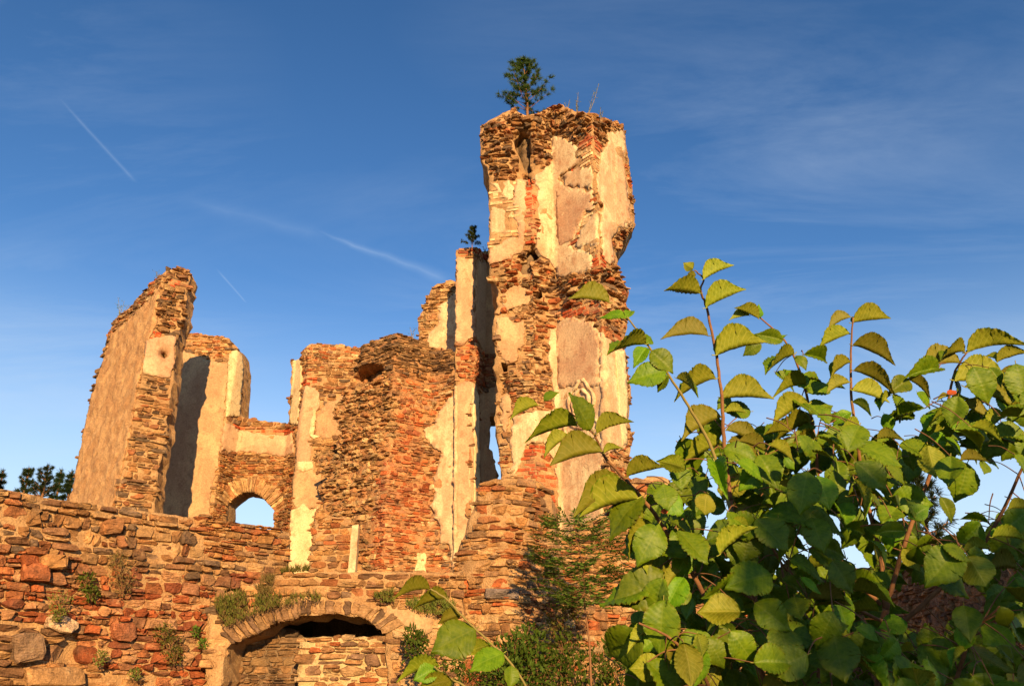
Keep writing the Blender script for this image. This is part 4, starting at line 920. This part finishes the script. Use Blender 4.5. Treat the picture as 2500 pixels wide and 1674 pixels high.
grass_patch('grass', 'dry brownish grass along the edge of the rubble wall above the arch', (ZB((520, 380), (600, 260), (680, 260), (660, 420), (560, 440)), yv), 350, .10, 'dry', jitter=.05)
grass_patch('grass', 'thin grass fringe at the foot of the pale plastered pillar', (ZB((740, 240), (860, 205), (990, 205), (985, 230), (760, 252)), lambda p: 11.6), 260, .10, 'grass', jitter=.15)
grass_patch('grass', 'dark grass clump above the right end of the low arch', (ZB((1560, 440), (1720, 400), (1740, 500), (1580, 510)), yv), 320, .09, 'grass')
grass_patch('grass', 'dark bushy grass clump beside the buttress foot', (ZB((1830, 520), (1950, 470), (2200, 440), (2280, 520), (2240, 620), (2020, 610), (1900, 560)), lambda p: 11.2), 900, .10, 'grass')

def bush(name, label, spots, n, L, mat, cat='bush', stem_to=None, group=None, squash=1.0):
    """spots: (px,py,Y,radius_m)"""
    b = at(*spots[0][:3]); T = thing(name, label, cat, (b.x, b.y, b.z - spots[0][3]), group); sp = Soup(); lf = Soup()
    for px, py, Y, r_ in spots:
        c = at(px, py, Y)
        for i in range(n):
            v = rv() * (r_ * R.random() ** .45); v.z *= squash; p = c + v
            d = (v.normalized() * .6 + rv() * .7 + Vector((0, 0, .25))).normalized()
            lf.leaf(p, d, (Vector((0, -.4, 1)) + rv() * .6).normalized(), L * R.uniform(.6, 1.3), L * R.uniform(.35, .55))
            if i % 14 == 0: V, Fc = tube(smooth_line([c + Vector((0, .05, -r_ * .9)), c.lerp(p, .5) + rv() * .03, p], 3), .006, .002, 4); sp.add(V, Fc)
    sp.build('stems', M['bark'], T, 'stuff'); lf.build('leaves', M[mat], T, 'stuff'); return T
R.seed(17)
wy = lambda px: 9.0 + (11.75 - 9.0) * px / 707 - .10
bush('wall_plant', 'brownish dry shrub rooted in the rubble wall, largest of its weeds', [(292, 1392, wy(292), .17), (300, 1425, wy(300), .16), (286, 1365, wy(286), .12)], 240, .032, 'dry', 'plant', group='plants in the rubble wall')
bush('wall_plant', 'small dark green plant in the rubble wall beside the dry shrub', [(212, 1418, wy(212), .10), (222, 1450, wy(222), .08)], 150, .05, 'small_leaf', 'plant', group='plants in the rubble wall')
bush('wall_plant', 'olive tuft high between red stones of the rubble wall', [(150, 1470, wy(150), .13), (140, 1500, wy(140), .08)], 130, .04, 'grass', 'plant', group='plants in the rubble wall')
bush('wall_plant', 'grey-green straggling plant in the rubble wall close to the low arch', [(415, 1570, wy(415), .16), (400, 1545, wy(400), .12), (425, 1600, wy(425), .12)], 200, .038, 'grass', 'plant', group='plants in the rubble wall')
bush('wall_plant', 'low green tuft at the bottom of the rubble wall', [(245, 1606, wy(245), .08), (330, 1645, wy(330), .07)], 120, .04, 'grass', 'plant', group='plants in the rubble wall')
bush('wall_plant', 'tiny bright plant in the bottom joints near the arch spring', [(478, 1540, wy(478), .05), (497, 1570, wy(490), .06)], 80, .05, 'small_leaf', 'plant', group='plants in the rubble wall')
bush('bush', 'leafy dark green bush at the foot of the buttress', [(1250, 1610, 10.6, .30), (1290, 1580, 10.8, .28), (1225, 1650, 10.5, .32), (1310, 1650, 10.6, .34), (1260, 1680, 10.4, .36)], 380, .085, 'bush_leaf', group='bushes below the buttress')
bush('bush', 'sprawling bush with gaps below the sapling', [(1380, 1590, 10.8, .26), (1420, 1650, 10.6, .34), (1480, 1620, 10.8, .28), (1540, 1600, 11, .22), (1370, 1660, 10.6, .32), (1500, 1680, 10.6, .3)], 240, .085, 'bush_leaf', group='bushes below the buttress')
bush('bush', 'thin leafy plant in front of the vault wall near the drooping branch', [(1030, 1600, 10.5, .22), (1080, 1640, 10.4, .26), (1010, 1560, 10.6, .14), (1140, 1660, 10.4, .24)], 170, .08, 'bush_leaf', group='bushes below the buttress')
bush('bush', 'brownish twiggy growth at the sapling foot', [(1370, 1500, 11.0, .22), (1400, 1480, 11, .16), (1350, 1530, 11, .16)], 220, .05, 'grass', group='bushes below the buttress')
# ------------------------------------------------------------------ feathery sapling before the buttress
R.seed(23)
sb = at(1442, 1640, 10.3); T = thing('feathery_sapling', 'slender sapling with feathery compound leaves in front of the buttress', 'sapling', (sb.x, sb.y, sb.z))
line = smooth_line([Vector((sb.x, sb.y, -.2)), sb, at(1438, 1560, 10.3), at(1428, 1480, 10.35), at(1424, 1400, 10.4), at(1412, 1330, 10.4), at(1400, 1268, 10.4)], 5)
V, Fc = tube(line, .016, .005, 6); mesh('stem', V, Fc, M['bark'], T, smooth=True)
lf = Soup(); sp = Soup()
for i in range(300):
    t = R.random(); y = 1262 + 225 * t; wdt = 28 + 72 * sin(pi * min(1, t * .9 + .08)) ** .8
    a = R.uniform(0, 2 * pi); xo = cos(a) * wdt * R.random() ** .4
    c = at(1418 + (t - .5) * 30 + xo, y, 10.4 + sin(a) * .35); o_ = line[min(len(line) - 1, int(len(line) * (1 - .45 * t)) - 1)]
    d = (Vector((xo / 60., sin(a) * .7, R.uniform(-.1, .45)))).normalized(); L = R.uniform(.16, .28)
    V, Fc = tube([c, c + d * L], .003, .0015, 3); sp.add(V, Fc)
    if i % 3 == 0: V, Fc = tube(smooth_line([o_, o_.lerp(c, .5) - Vector((0, 0, .03)), c], 3), .006, .003, 4); sp.add(V, Fc)
    sd = d.cross(Vector((0, 0, 1))).normalized()
    for k in range(8):
        for s_ in (-1, 1): lf.leaf(c + d * (L * (k + .5) / 8), (sd * s_ + d * .5 + rv() * .25), Vector((0, -.5, 1)) + rv() * .5, .078 * R.uniform(.8, 1.2), .028)
    lf.leaf(c + d * L, d, Vector((0, 0, 1)), .078, .028)
sp.build('twigs', M['bark'], T, 'stuff'); lf.build('leaflets', M['small_leaf'], T, 'stuff')

# ------------------------------------------------------------------ unseen leafy screen added behind the viewer to shade the foot of the shrub
R.seed(77)
shade_hedge = thing('shade_hedge', 'tall loose hedge behind the viewer that shades the foot of the shrub', 'shade_hedge', (4.2, -5.6, -.1))
hl_ = Soup(); hs_ = Soup()
for i in range(9):
    bx = 2.3 + i * .64 + R.uniform(-.15, .15); top = 4.25 + .45 * n2(i * .9, 3) + (.1 if i > 1 else -.35); b0 = Vector((bx, -5.6 + R.uniform(-.3, .3), -.1))
    V, Fc = tube(smooth_line([b0, b0 + Vector((R.uniform(-.1, .1), 0, top * .5)), b0 + Vector((R.uniform(-.2, .2), 0, top * .95))], 4), .05, .012, 6); hs_.add(V, Fc)
    for k in range(1150):
        a = R.uniform(0, 6.283); z = R.random() ** .8; r_ = (.55 * (1 - z ** 6) + .08) * R.random() ** .5
        p = Vector((bx + cos(a) * r_, -5.6 + sin(a) * r_ * 1.1, .4 + z * (top - .4)))
        hl_.leaf(p, (rv() + Vector((0, 0, -.3))).normalized(), rv(), R.uniform(.10, .17), R.uniform(.07, .11))
hs_.build('stems', M['bark'], shade_hedge, 'stuff'); hl_.build('leaves', M['small_leaf'], shade_hedge, 'stuff')
# ------------------------------------------------------------------ big-leaved shrub close to the camera
def leaf_mesh(name, seed, fold, droop, curl=.05, twist=0.0, width=.40):
    rr = random.Random(seed); NL = 60; NW = 5; V = []; T = []; rows = []; nv = 10
    ff = radians(fold)
    G = []; GT = []
    for i in range(NL + 1):
        t = i / NL; row = []
        hw = width * (max(0.0, sin(pi * t ** .86)) ** .72)
        if t > .72: hw *= 1 - .62 * ((t - .72) / .28) ** .9
        hw *= 1 + .06 * fbm(t * 4, seed * .7, 2); rt = []
        for j in range(-NW, NW + 1):
            w = j / NW; aw = abs(w); e = hw * (1.0 if w > 0 else .95)
            if aw == 1: e *= 1 + (.022 if i % 2 else -.022) + .03 * fbm(t * 9, seed, 7)
            ph = (t - .30 * aw) * nv; sawv = abs((ph % 1.0) - .5) * 2
            fo = ff * (1 - .10 * aw * aw); y = w * e * cos(fo); z = aw * e * sin(fo) - curl * w * w - droop * t * t
            pz = .040 * aw ** .6 * (sawv - .5) * min(1, hw / .2); z += pz * cos(fo); y -= (1 if w > 0 else -1) * pz * sin(fo)
            z += .02 * fbm(t * 3 + seed, w * 2, seed) ; x = t * (1 - .12 * droop) - (.06 * aw * e if t > .5 else -.03 * aw * e)
            a = twist * t; y, z = y * cos(a) - z * sin(a) * .3, z + y * sin(a)
            row.append(Vector((x, y, z))); rt.append((t, aw, 1 - sawv if hw > .03 else 1))
        G.append(row); GT.append(rt)
    for side in (0, 1):                     # 0 upper, 1 under
        rows.append([])
        for i in range(NL + 1):
            row = []
            for j in range(2 * NW + 1):
                du = G[min(NL, i + 1)][j] - G[max(0, i - 1)][j]; dv = G[i][min(2 * NW, j + 1)] - G[i][max(0, j - 1)]; nn = du.cross(dv)
                nn = nn.normalized() if nn.length > 1e-8 else Vector((0, 0, 1))
                row.append(len(V)); V.append(tuple(G[i][j] + nn * (.0065 if side == 0 else -.0065))); T.append(GT[i][j])
            rows[side].append(row)
    Fc = []; mi = []
    for side in (0, 1):
        for i in range(NL):
            for j in range(2 * NW):
                a, b, c, d = rows[side][i][j], rows[side][i + 1][j], rows[side][i + 1][j + 1], rows[side][i][j + 1]
                Fc.append((a, b, c, d) if side == 0 else (d, c, b, a)); mi.append(side)
    # petiole
    b = len(V); k = 5
    for q in range(4):
        x = .02 - .10 * q / 3
        for j in range(k): an = 2 * pi * j / k; V.append((x, .011 * cos(an), -.006 + .011 * sin(an) + .03 * (q / 3) ** 2)); T.append((0, 0, 1))
    for q in range(3):
        for j in range(k): Fc.append((b + q * k + j, b + q * k + (j + 1) % k, b + (q + 1) * k + (j + 1) % k, b + (q + 1) * k + j)); mi.append(1)
    me = bpy.data.meshes.new(name); me.from_pydata(V, [], Fc)
    me.materials.append(M['leaf_top']); me.materials.append(M['leaf_under'])
    a = me.color_attributes.new('tint', 'FLOAT_COLOR', 'POINT'); arr = np.ones((len(V), 4), np.float32); arr[:, :3] = T; a.data.foreach_set('color', arr.ravel())
    me.polygons.foreach_set('material_index', mi); me.polygons.foreach_set('use_smooth', [True] * len(Fc)); me.update()
    return me
LV = {'v': [leaf_mesh('leaf', s, f, d, .0, tw, w) for s, f, d, tw, w in ((1, 62, .20, .25, .43), (2, 50, .30, -.35, .46), (3, 70, .12, .1, .47), (4, 42, .38, .4, .42), (5, 58, .06, -.2, .45), (11, 66, .26, .5, .40), (12, 36, .22, -.3, .44), (13, 74, .34, -.1, .42))],
      'h': [leaf_mesh('leaf', s, f, d, .05, tw, w) for s, f, d, tw, w in ((6, 14, .16, .2, .40), (7, 22, .26, -.25, .42), (8, 8, .10, .1, .44), (9, 30, .22, .3, .40), (10, 18, .34, -.1, .38), (14, 40, .30, -.45, .38), (15, 5, .42, .3, .36), (16, 26, -.08, .5, .41))]}
LV['b'] = LV['h']
R.seed(31)
def place_leaf(parent, base, tip, kind, variant=None, roll=0.0, mat=None, up=None):
    ax = tip - base; L = ax.length; X = ax.normalized()
    if up is None: up = {'v': Vector((R.uniform(-.15, .15), R.uniform(-.05, .40), 1)), 'h': Vector((R.uniform(-.75, .75), -1, R.uniform(-.2, 1.1))), 'b': Vector((R.uniform(-.6, .6), .8, R.uniform(.1, 1.0)))}[kind]
    Zv = (up - X * up.dot(X)).normalized(); Yv = Zv.cross(X)
    if roll: Zv = (Matrix.Rotation(roll, 3, X) @ Zv); Yv = Zv.cross(X)
    me = LV[kind][variant if variant is not None else R.randrange(8)]
    if mat: me = me.copy(); me.materials[0] = mat; me.materials[1] = mat
    o = bpy.data.objects.new('leaf', me); COL.objects.link(o); o.parent = parent
    m = Matrix(((X.x, Yv.x, Zv.x), (X.y, Yv.y, Zv.y), (X.z, Yv.z, Zv.z))).to_4x4() @ Matrix.Scale(L, 4)
    m.translation = base - Vector(parent.location); o.matrix_basis = m
    return o
def stem(parent, px, Ys, r0, r1, mat='bark', name='stem', extra=None):
    n = len(px); P = [at(p[0], p[1], Ys[0] + (Ys[1] - Ys[0]) * i / (n - 1)) for i, p in enumerate(px)]
    if extra == 'ground': q0 = P[0]; q1 = P[1]; dn = Vector((q0.x - q1.x, 0, 0)); m_ = max(4, int((q0.z + .2) / .12)); P = [Vector((q0.x + dn.x * (1 - (i / m_) ** 2), q0.y, -.2 + (q0.z + .2) * i / m_)) for i in range(m_)] + P
    elif extra: P = extra + P
    L = smooth_line(P, 6)
    for i in range(1, len(L) - 1): L[i] = L[i] + rv() * r0 * .12
    V, Fc = tube(L, r0 * .72, r1 * .8, 7); mesh(name, V, Fc, M[mat], parent, smooth=True); return L

G0 = at(2150, 1800, 2.6)
shrub = thing('leafy_shrub', 'big-leaved green shrub filling the lower part in front of the tower', 'shrub', (G0.x, G0.y, -.1))
root = [Vector((G0.x, G0.y, -.15)), Vector((G0.x, G0.y, .6))]
lines = []
trunkL = stem(shrub, [(2150, 1700), (2156, 1560), (2162, 1480)], (2.6, 2.6), .022, .013, extra=root); lines.append(trunkL)
S1 = stem(shrub, [(2162, 1490), (2148, 1350), (2110, 1200), (2097, 1100), (2080, 980), (2077, 860), (2083, 775)], (2.6, 2.35), .012, .003); lines.append(S1)
S2 = stem(shrub, [(2160, 1500), (2205, 1340), (2262, 1180), (2305, 1058), (2317, 965), (2333, 904), (2361, 860)], (2.6, 2.3), .011, .003); lines.append(S2)
S3 = stem(shrub, [(2150, 1475), (2060, 1380), (2010, 1250), (1990, 1080), (1972, 975), (1950, 900), (1915, 831), (1854, 774), (1826, 752)], (2.6, 2.5), .010, .0025); lines.append(S3)
SA = stem(shrub, [(1960, 1760), (1880, 1560), (1830, 1420), (1790, 1250), (1769, 1087), (1763, 985), (1749, 868), (1726, 754), (1710, 710), (1718, 681), (1696, 660)], (2.5, 2.1), .013, .0025, extra=root[:1]); lines.append(SA)
S5 = stem(shrub, [(1800, 1300), (1740, 1100), (1680, 990), (1626, 906), (1577, 836), (1531, 774)], (2.35, 2.1), .008, .003, 'twig_green'); lines.append(S5)
S4 = stem(shrub, [(1900, 1760), (1770, 1540), (1690, 1400), (1597, 1253), (1533, 1177), (1477, 1114), (1450, 1060), (1390, 1006)], (2.3, 2.0), .013, .0025, extra=root[:1]); lines.append(S4)
S6 = stem(shrub, [(2180, 1540), (2290, 1440), (2400, 1330), (2470, 1200), (2520, 1080), (2560, 960)], (2.6, 2.2), .011, .003); lines.append(S6)
S7 = stem(shrub, [(2165, 1520), (2080, 1480), (2000, 1430), (1930, 1400), (1880, 1330)], (2.55, 2.2), .008, .003); lines.append(S7)
S8 = stem(shrub, [(2300, 1800), (2340, 1640), (2380, 1540), (2440, 1480)], (2.4, 2.1), .010, .003); lines.append(S8)
S9 = stem(shrub, [(1980, 1800), (1995, 1680), (2000, 1600), (1990, 1530)], (2.3, 2.3), .009, .003); lines.append(S9)
S10 = stem(shrub, [(1760, 1800), (1720, 1650), (1640, 1560), (1560, 1520)], (2.2, 2.0), .008, .003); lines.append(S10)

LEN = []
def expl(Z, rows, Y, parent=shrub):
    for r_ in rows:
        bx, by, tx, ty, k = r_[:5]; dz = r_[5] if len(r_) > 5 else R.uniform(-.04, .02); v = r_[6] if len(r_) > 6 else None
        (b0, b1), (t0, t1) = Z((bx, by), (tx, ty)); y = Y(b0, b1) if callable(Y) else Y
        place_leaf(parent, at(b0, b1, y), at(t0, t1, y + dz), k, v)
yA = lambda x, y: 2.1 + (y - 660) * .00066
expl(Z7, [(415, 200, 585, 100, 'v'), (430, 372, 660, 250, 'v'), (392, 285, 170, 230, 'v'), (440, 540, 150, 490, 'v'), (490, 655, 775, 545, 'v', .02, 2), (487, 800, 200, 858, 'v', .0, 1), (525, 915, 832, 888, 'v', .0, 2),
  (520, 1030, 243, 1132, 'v', .0, 0), (548, 1110, 780, 1168, 'v'), (527, 1185, 280, 1300, 'v'), (560, 1180, 772, 1250, 'v'), (545, 1000, 675, 990, 'v'), (365, 180, 305, 160, 'b'), (350, 140, 290, 100, 'b')], yA)
expl(Z7, [(1300, 430, 1130, 468, 'v'), (1310, 465, 1535, 425, 'v'), (1295, 530, 1098, 602, 'v'), (1312, 600, 1580, 655, 'v'), (1315, 750, 1588, 815, 'v', 0, 3), (1298, 700, 1150, 765, 'v'), (1310, 870, 1532, 922, 'v'), (1292, 820, 1140, 872, 'v'), (1310, 940, 1445, 1005, 'v'), (1300, 1000, 1190, 1060, 'h'), (1310, 1080, 1410, 1230, 'h'), (1300, 1080, 1250, 1215, 'h')], 2.38)
expl(Z7, [(2000, 640, 2302, 508, 'v'), (1985, 640, 1810, 625, 'v'), (1960, 705, 1670, 700, 'v'), (1928, 810, 2285, 800, 'v', 0, 2), (2200, 760, 2400, 800, 'v'), (1870, 1000, 1708, 1085, 'v'), (1852, 1100, 1700, 1205, 'v'), (1890, 905, 1806, 912, 'v'), (2180, 700, 2360, 610, 'v'), (2200, 690, 2108, 650, 'v'),
  (1990, 850, 2290, 935, 'v'), (1900, 960, 1990, 900, 'v'), (2240, 1020, 2345, 935, 'v'), (2230, 1030, 2060, 1105, 'v'), (2260, 1020, 2215, 870, 'h'), (1960, 960, 2160, 1010, 'v'), (1880, 1060, 2010, 1060, 'h'), (1860, 1150, 2000, 1230, 'h')], 2.33)
expl(Z7, [(745, 440, 600, 365, 'v'), (745, 430, 775, 345, 'h'), (690, 420, 560, 425, 'v'), (890, 570, 740, 520, 'h'), (880, 565, 912, 520, 'h'), (760, 590, 650, 640, 'h'), (960, 650, 750, 725, 'v'), (970, 660, 1040, 720, 'h'), (1040, 850, 905, 720, 'h'), (1030, 830, 800, 830, 'v'), (1045, 880, 1190, 780, 'h'), (1045, 950, 780, 1030, 'v'), (1050, 1000, 1200, 930, 'h'), (1055, 1060, 780, 1130, 'v', 0, 1), (1060, 1010, 960, 880, 'h'), (1075, 1080, 970, 1145, 'h'), (1090, 1160, 880, 1200, 'v'), (1100, 1180, 1280, 1120, 'h')], 2.48)
expl(Z7, [(1645, 800, 1550, 870, 'h'), (1640, 800, 1800, 870, 'v'), (1560, 890, 1640, 1050, 'h'), (1540, 900, 1440, 960, 'v'), (1500, 1010, 1560, 1120, 'h'), (1700, 880, 1810, 960, 'h')], 2.4)
expl(Z2, [(1040, 540, 885, 495, 'h'), (1038, 545, 1072, 478, 'h'), (935, 455, 695, 395, 'v'), (1150, 700, 903, 700, 'v', -.06), (1145, 690, 1205, 630, 'h'), (1155, 720, 1080, 805, 'h'), (1270, 860, 1062, 880, 'h', -.03), (1280, 880, 1212, 975, 'h'), (1180, 740, 1320, 850, 'h'), (1330, 900, 1500, 960, 'v')], 2.14)
expl(Z2, [(745, 1180, 425, 1185, 'v', 0, 1), (515, 1060, 335, 1112, 'v', 0, 0), (740, 1110, 845, 1025, 'h'), (548, 1030, 622, 962, 'h'), (860, 1225, 1065, 1095, 'v', -.05), (890, 1330, 572, 1382, 'v', 0, 2), (700, 1250, 512, 1312, 'v'), (905, 1340, 1000, 1278, 'v'), (1040, 1480, 1262, 1408, 'v', -.05, 4), (830, 1200, 690, 990, 'h', -.05)], 2.03)
expl(Z3, [(1330, 360, 960, 420, 'v', 0, 3), (1400, 415, 1025, 488, 'v', 0, 2), (1430, 410, 1185, 590, 'h', -.02), (1490, 575, 1278, 745, 'v', 0, 1), (1530, 690, 1425, 910, 'v', 0, 0), (1520, 380, 1690, 470, 'h', -.05), (1600, 560, 1760, 640, 'h'), (1620, 600, 1740, 780, 'h'), (1590, 890, 1280, 1045, 'h', -.04), (1660, 860, 1560, 960, 'v'), (1680, 900, 1560, 1080, 'h'), (1500, 940, 1180, 1090, 'h', .05), (1420, 1250, 1170, 1420, 'h', .1), (1500, 1230, 1300, 1300, 'v'), (1690, 1260, 1510, 1400, 'v')], 2.12)
# large hanging leaves in the lower mass
expl(Z8, [(730, 410, 920, 610, 'h'), (1060, 400, 1140, 600, 'h'), (700, 470, 650, 680, 'h'), (260, 480, 430, 690, 'h'), (640, 740, 450, 920, 'h'), (820, 740, 560, 790, 'h', -.05), (960, 880, 1000, 1025, 'h', -.06), (1410, 540, 1550, 660, 'h'), (870, 1040, 950, 1290, 'h', -.05), (1200, 1110, 1255, 1375, 'h', -.06), (1480, 1180, 1560, 1330, 'h', -.04), (1760, 1250, 1830, 1440, 'h', -.04), (380, 1170, 330, 1400, 'h', -.04), (1980, 930, 2020, 1120, 'h', -.05), (2200, 940, 2280, 1090, 'h'), (1190, 660, 1310, 860, 'h'), (1000, 760, 1130, 850, 'h'), (1640, 300, 1790, 410, 'h'), (1100, 150, 1180, 340, 'h'), (900, 40, 960, 100, 'h'), (620, 60, 800, 140, 'h'), (1500, 60, 1660, 150, 'h'),
  (1960, 60, 2120, 30, 'v'), (2100, 60, 2120, 130, 'h'), (2250, 350, 2400, 320, 'v'), (2150, 520, 2350, 500, 'v'), (1840, 280, 1930, 420, 'h'), (1590, 340, 1560, 260, 'v'), (560, 440, 700, 450, 'v'), (870, 200, 1000, 260, 'v'), (1650, 400, 1780, 330, 'h'), (1330, 1060, 1480, 1130, 'h'), (1990, 1200, 1880, 1280, 'v'), (2180, 1180, 2340, 1300, 'h'), (430, 1120, 560, 1300, 'h')], 2.05)
# withered leaves
for (b, t, Y) in ((Z7((1885, 895))[0], Z7((1935, 862))[0], 2.25), (Z3((1545, 500))[0], Z3((1590, 492))[0], 2.02)):
    o = place_leaf(shrub, at(*b, Y), at(*t, Y), 'h', 0, mat=M['leaf_orange']); o['label'] = 'small withered orange leaf'

# the rest of the foliage: leaves on short twigs from the stems
mass_poly = [(1590, 1230), (1640, 1130), (1750, 1080), (1850, 1060), (1940, 1050), (2050, 1010), (2150, 1060), (2240, 1080), (2330, 1050), (2500, 960), (2560, 960), (2560, 1780), (1480, 1780), (1560, 1640), (1580, 1560), (1560, 1480), (1560, 1380), (1600, 1300)]
gaps = [[(1716, 1210), (1765, 1250), (1775, 1345), (1735, 1350)], [(2185, 1140), (2260, 1090), (2560, 1060), (2560, 1220), (2400, 1260), (2320, 1310), (2240, 1280)], [(2170, 1400), (2460, 1380), (2470, 1500), (2300, 1530), (2170, 1500)], [(2010, 1300), (2110, 1300), (2120, 1360), (2030, 1370)]]
allp = [p for L in lines for p in L]
tw = Soup(); inner = Soup(); pts = []; tries = 0
def fill(n, sp, Yr, poly, obj=True, avoid=gaps):
    global tries
    got = 0; t_ = 0; mine = []
    while got < n and t_ < n * 60:
        t_ += 1; p = (R.uniform(1480, 2560), R.uniform(820, 1780))
        if not pin(poly, p) or any(pin(g, p) for g in avoid): continue
        if any((p[0] - q[0]) ** 2 + (p[1] - q[1]) ** 2 < sp * sp for q in mine): continue
        mine.append(p); got += 1; Y = R.uniform(*Yr); b = at(p[0], p[1], Y)
        a = R.gauss(-pi / 2, .85); ln = R.uniform(.065, .13)
        d = Vector((cos(a), R.uniform(-.45, .25), sin(a) + .1)).normalized()
        kind = R.choices(('h', 'v', 'b'), (.50, .30, .20))[0]
        if kind == 'v': d.z = abs(d.z) * R.uniform(-.5, .3); d.normalize()
        near = R.choice(sorted(allp, key=lambda q: (q - b).length_squared)[:7])
        if (near - b).length > .17: near = b + Vector((R.uniform(-.08, .08), R.uniform(.05, .12), R.uniform(.0, .10)))
        c = near.lerp(b, .5) + Vector((0, 0, .01)); V, Fc = tube(smooth_line([near, c, b], 4), .0019, .0012, 4); tw.add(V, Fc)
        yield b, b + d * ln, kind
n_obj = sum(1 for c in shrub.children if c.name.startswith('leaf'))
room = max(0, 299 - n_obj)
big = [x for x in fill(room, 40, (1.95, 2.6), mass_poly)]
for b, t, k in big: place_leaf(shrub, b, t, k)
# deep inner foliage, joined
TV = []; TF = []; TT = []; TM = []
up_poly = [(2260, 900), (2400, 860), (2560, 820), (2560, 1120), (2380, 1150), (2280, 1100)]
up2 = [(1640, 1060), (1760, 900), (1860, 930), (1960, 860), (2060, 980), (2200, 1000), (2300, 950), (2400, 1000), (2300, 1090), (2100, 1080), (1900, 1080), (1700, 1120)]
for b, t, k in list(fill(560, 21, (2.55, 3.4), mass_poly)) + list(fill(190, 40, (2.0, 2.7), mass_poly)) + list(fill(26, 40, (2.15, 2.5), up_poly, avoid=[])) + list(fill(26, 60, (2.3, 2.7), up2, avoid=[])):
    me = LV[k][R.randrange(8)]; X = (t - b); L = X.length; X = X.normalized(); up = Vector((R.uniform(-.6, .6), -1, R.uniform(0, 1))); Zv = (up - X * up.dot(X)).normalized(); Yv = Zv.cross(X)
    o = len(TV); m = Matrix(((X.x, Yv.x, Zv.x), (X.y, Yv.y, Zv.y), (X.z, Yv.z, Zv.z)))
    TV += [tuple(b + (m @ v.co) * L) for v in me.vertices]; TF += [tuple(i + o for i in p.vertices) for p in me.polygons]; TM += [p.material_index for p in me.polygons]
    cc = np.empty(len(me.vertices) * 4, np.float32); me.color_attributes['tint'].data.foreach_get('color', cc); TT.append(cc.reshape(-1, 4)[:, :3])
o = mesh('inner_leaves', TV, TF, [M['leaf_top'], M['leaf_under']], shrub, np.concatenate(TT), True, TM); o['kind'] = 'stuff'
tw.build('twigs', M['bark'], shrub, 'stuff')

# ------------------------------------------------------------------ drooping branch at the bottom middle
ZC = zc(950, 1380, 4.258)
gb = at(1300, 1760, 1.9)
branch = thing('leafy_branch', 'arching young branch with bright leaves before the low arch', 'branch', (gb.x, gb.y, -.1))
stem(branch, ZC((1480, 1420), (1280, 1030), (1060, 810), (900, 660), (740, 500), (600, 350), (430, 240)), (1.95, 1.85), .006, .0025, 'twig_green', extra='ground')
expl(ZC, [(420, 245, 40, 205, 'v', -.02, 3), (600, 345, 220, 350, 'v', -.02, 1), (740, 505, 495, 560, 'b', .0, 1), (895, 655, 440, 875, 'h', -.04, 2), (1050, 812, 808, 880, 'b', .03, 0), (1190, 905, 845, 1040, 'h', -.04, 0), (1270, 1040, 1275, 1270, 'h', -.02, 1)], 1.9, branch)
branch2 = thing('leafy_branch', 'short leafy twig below the arching branch at the bottom edge', 'branch', (gb.x - .1, gb.y, -.1))
stem(branch2, ZC((1000, 1420), (790, 1250), (650, 1180), (530, 1100), (470, 1050)), (1.85, 1.8), .005, .0025, 'twig_green', extra='ground')
expl(ZC, [(520, 1045, 75, 1030, 'v', 0, 3), (500, 1060, 270, 1165, 'h', -.03, 1), (650, 1185, 280, 1260, 'b', 0, 2)], 1.82, branch2)
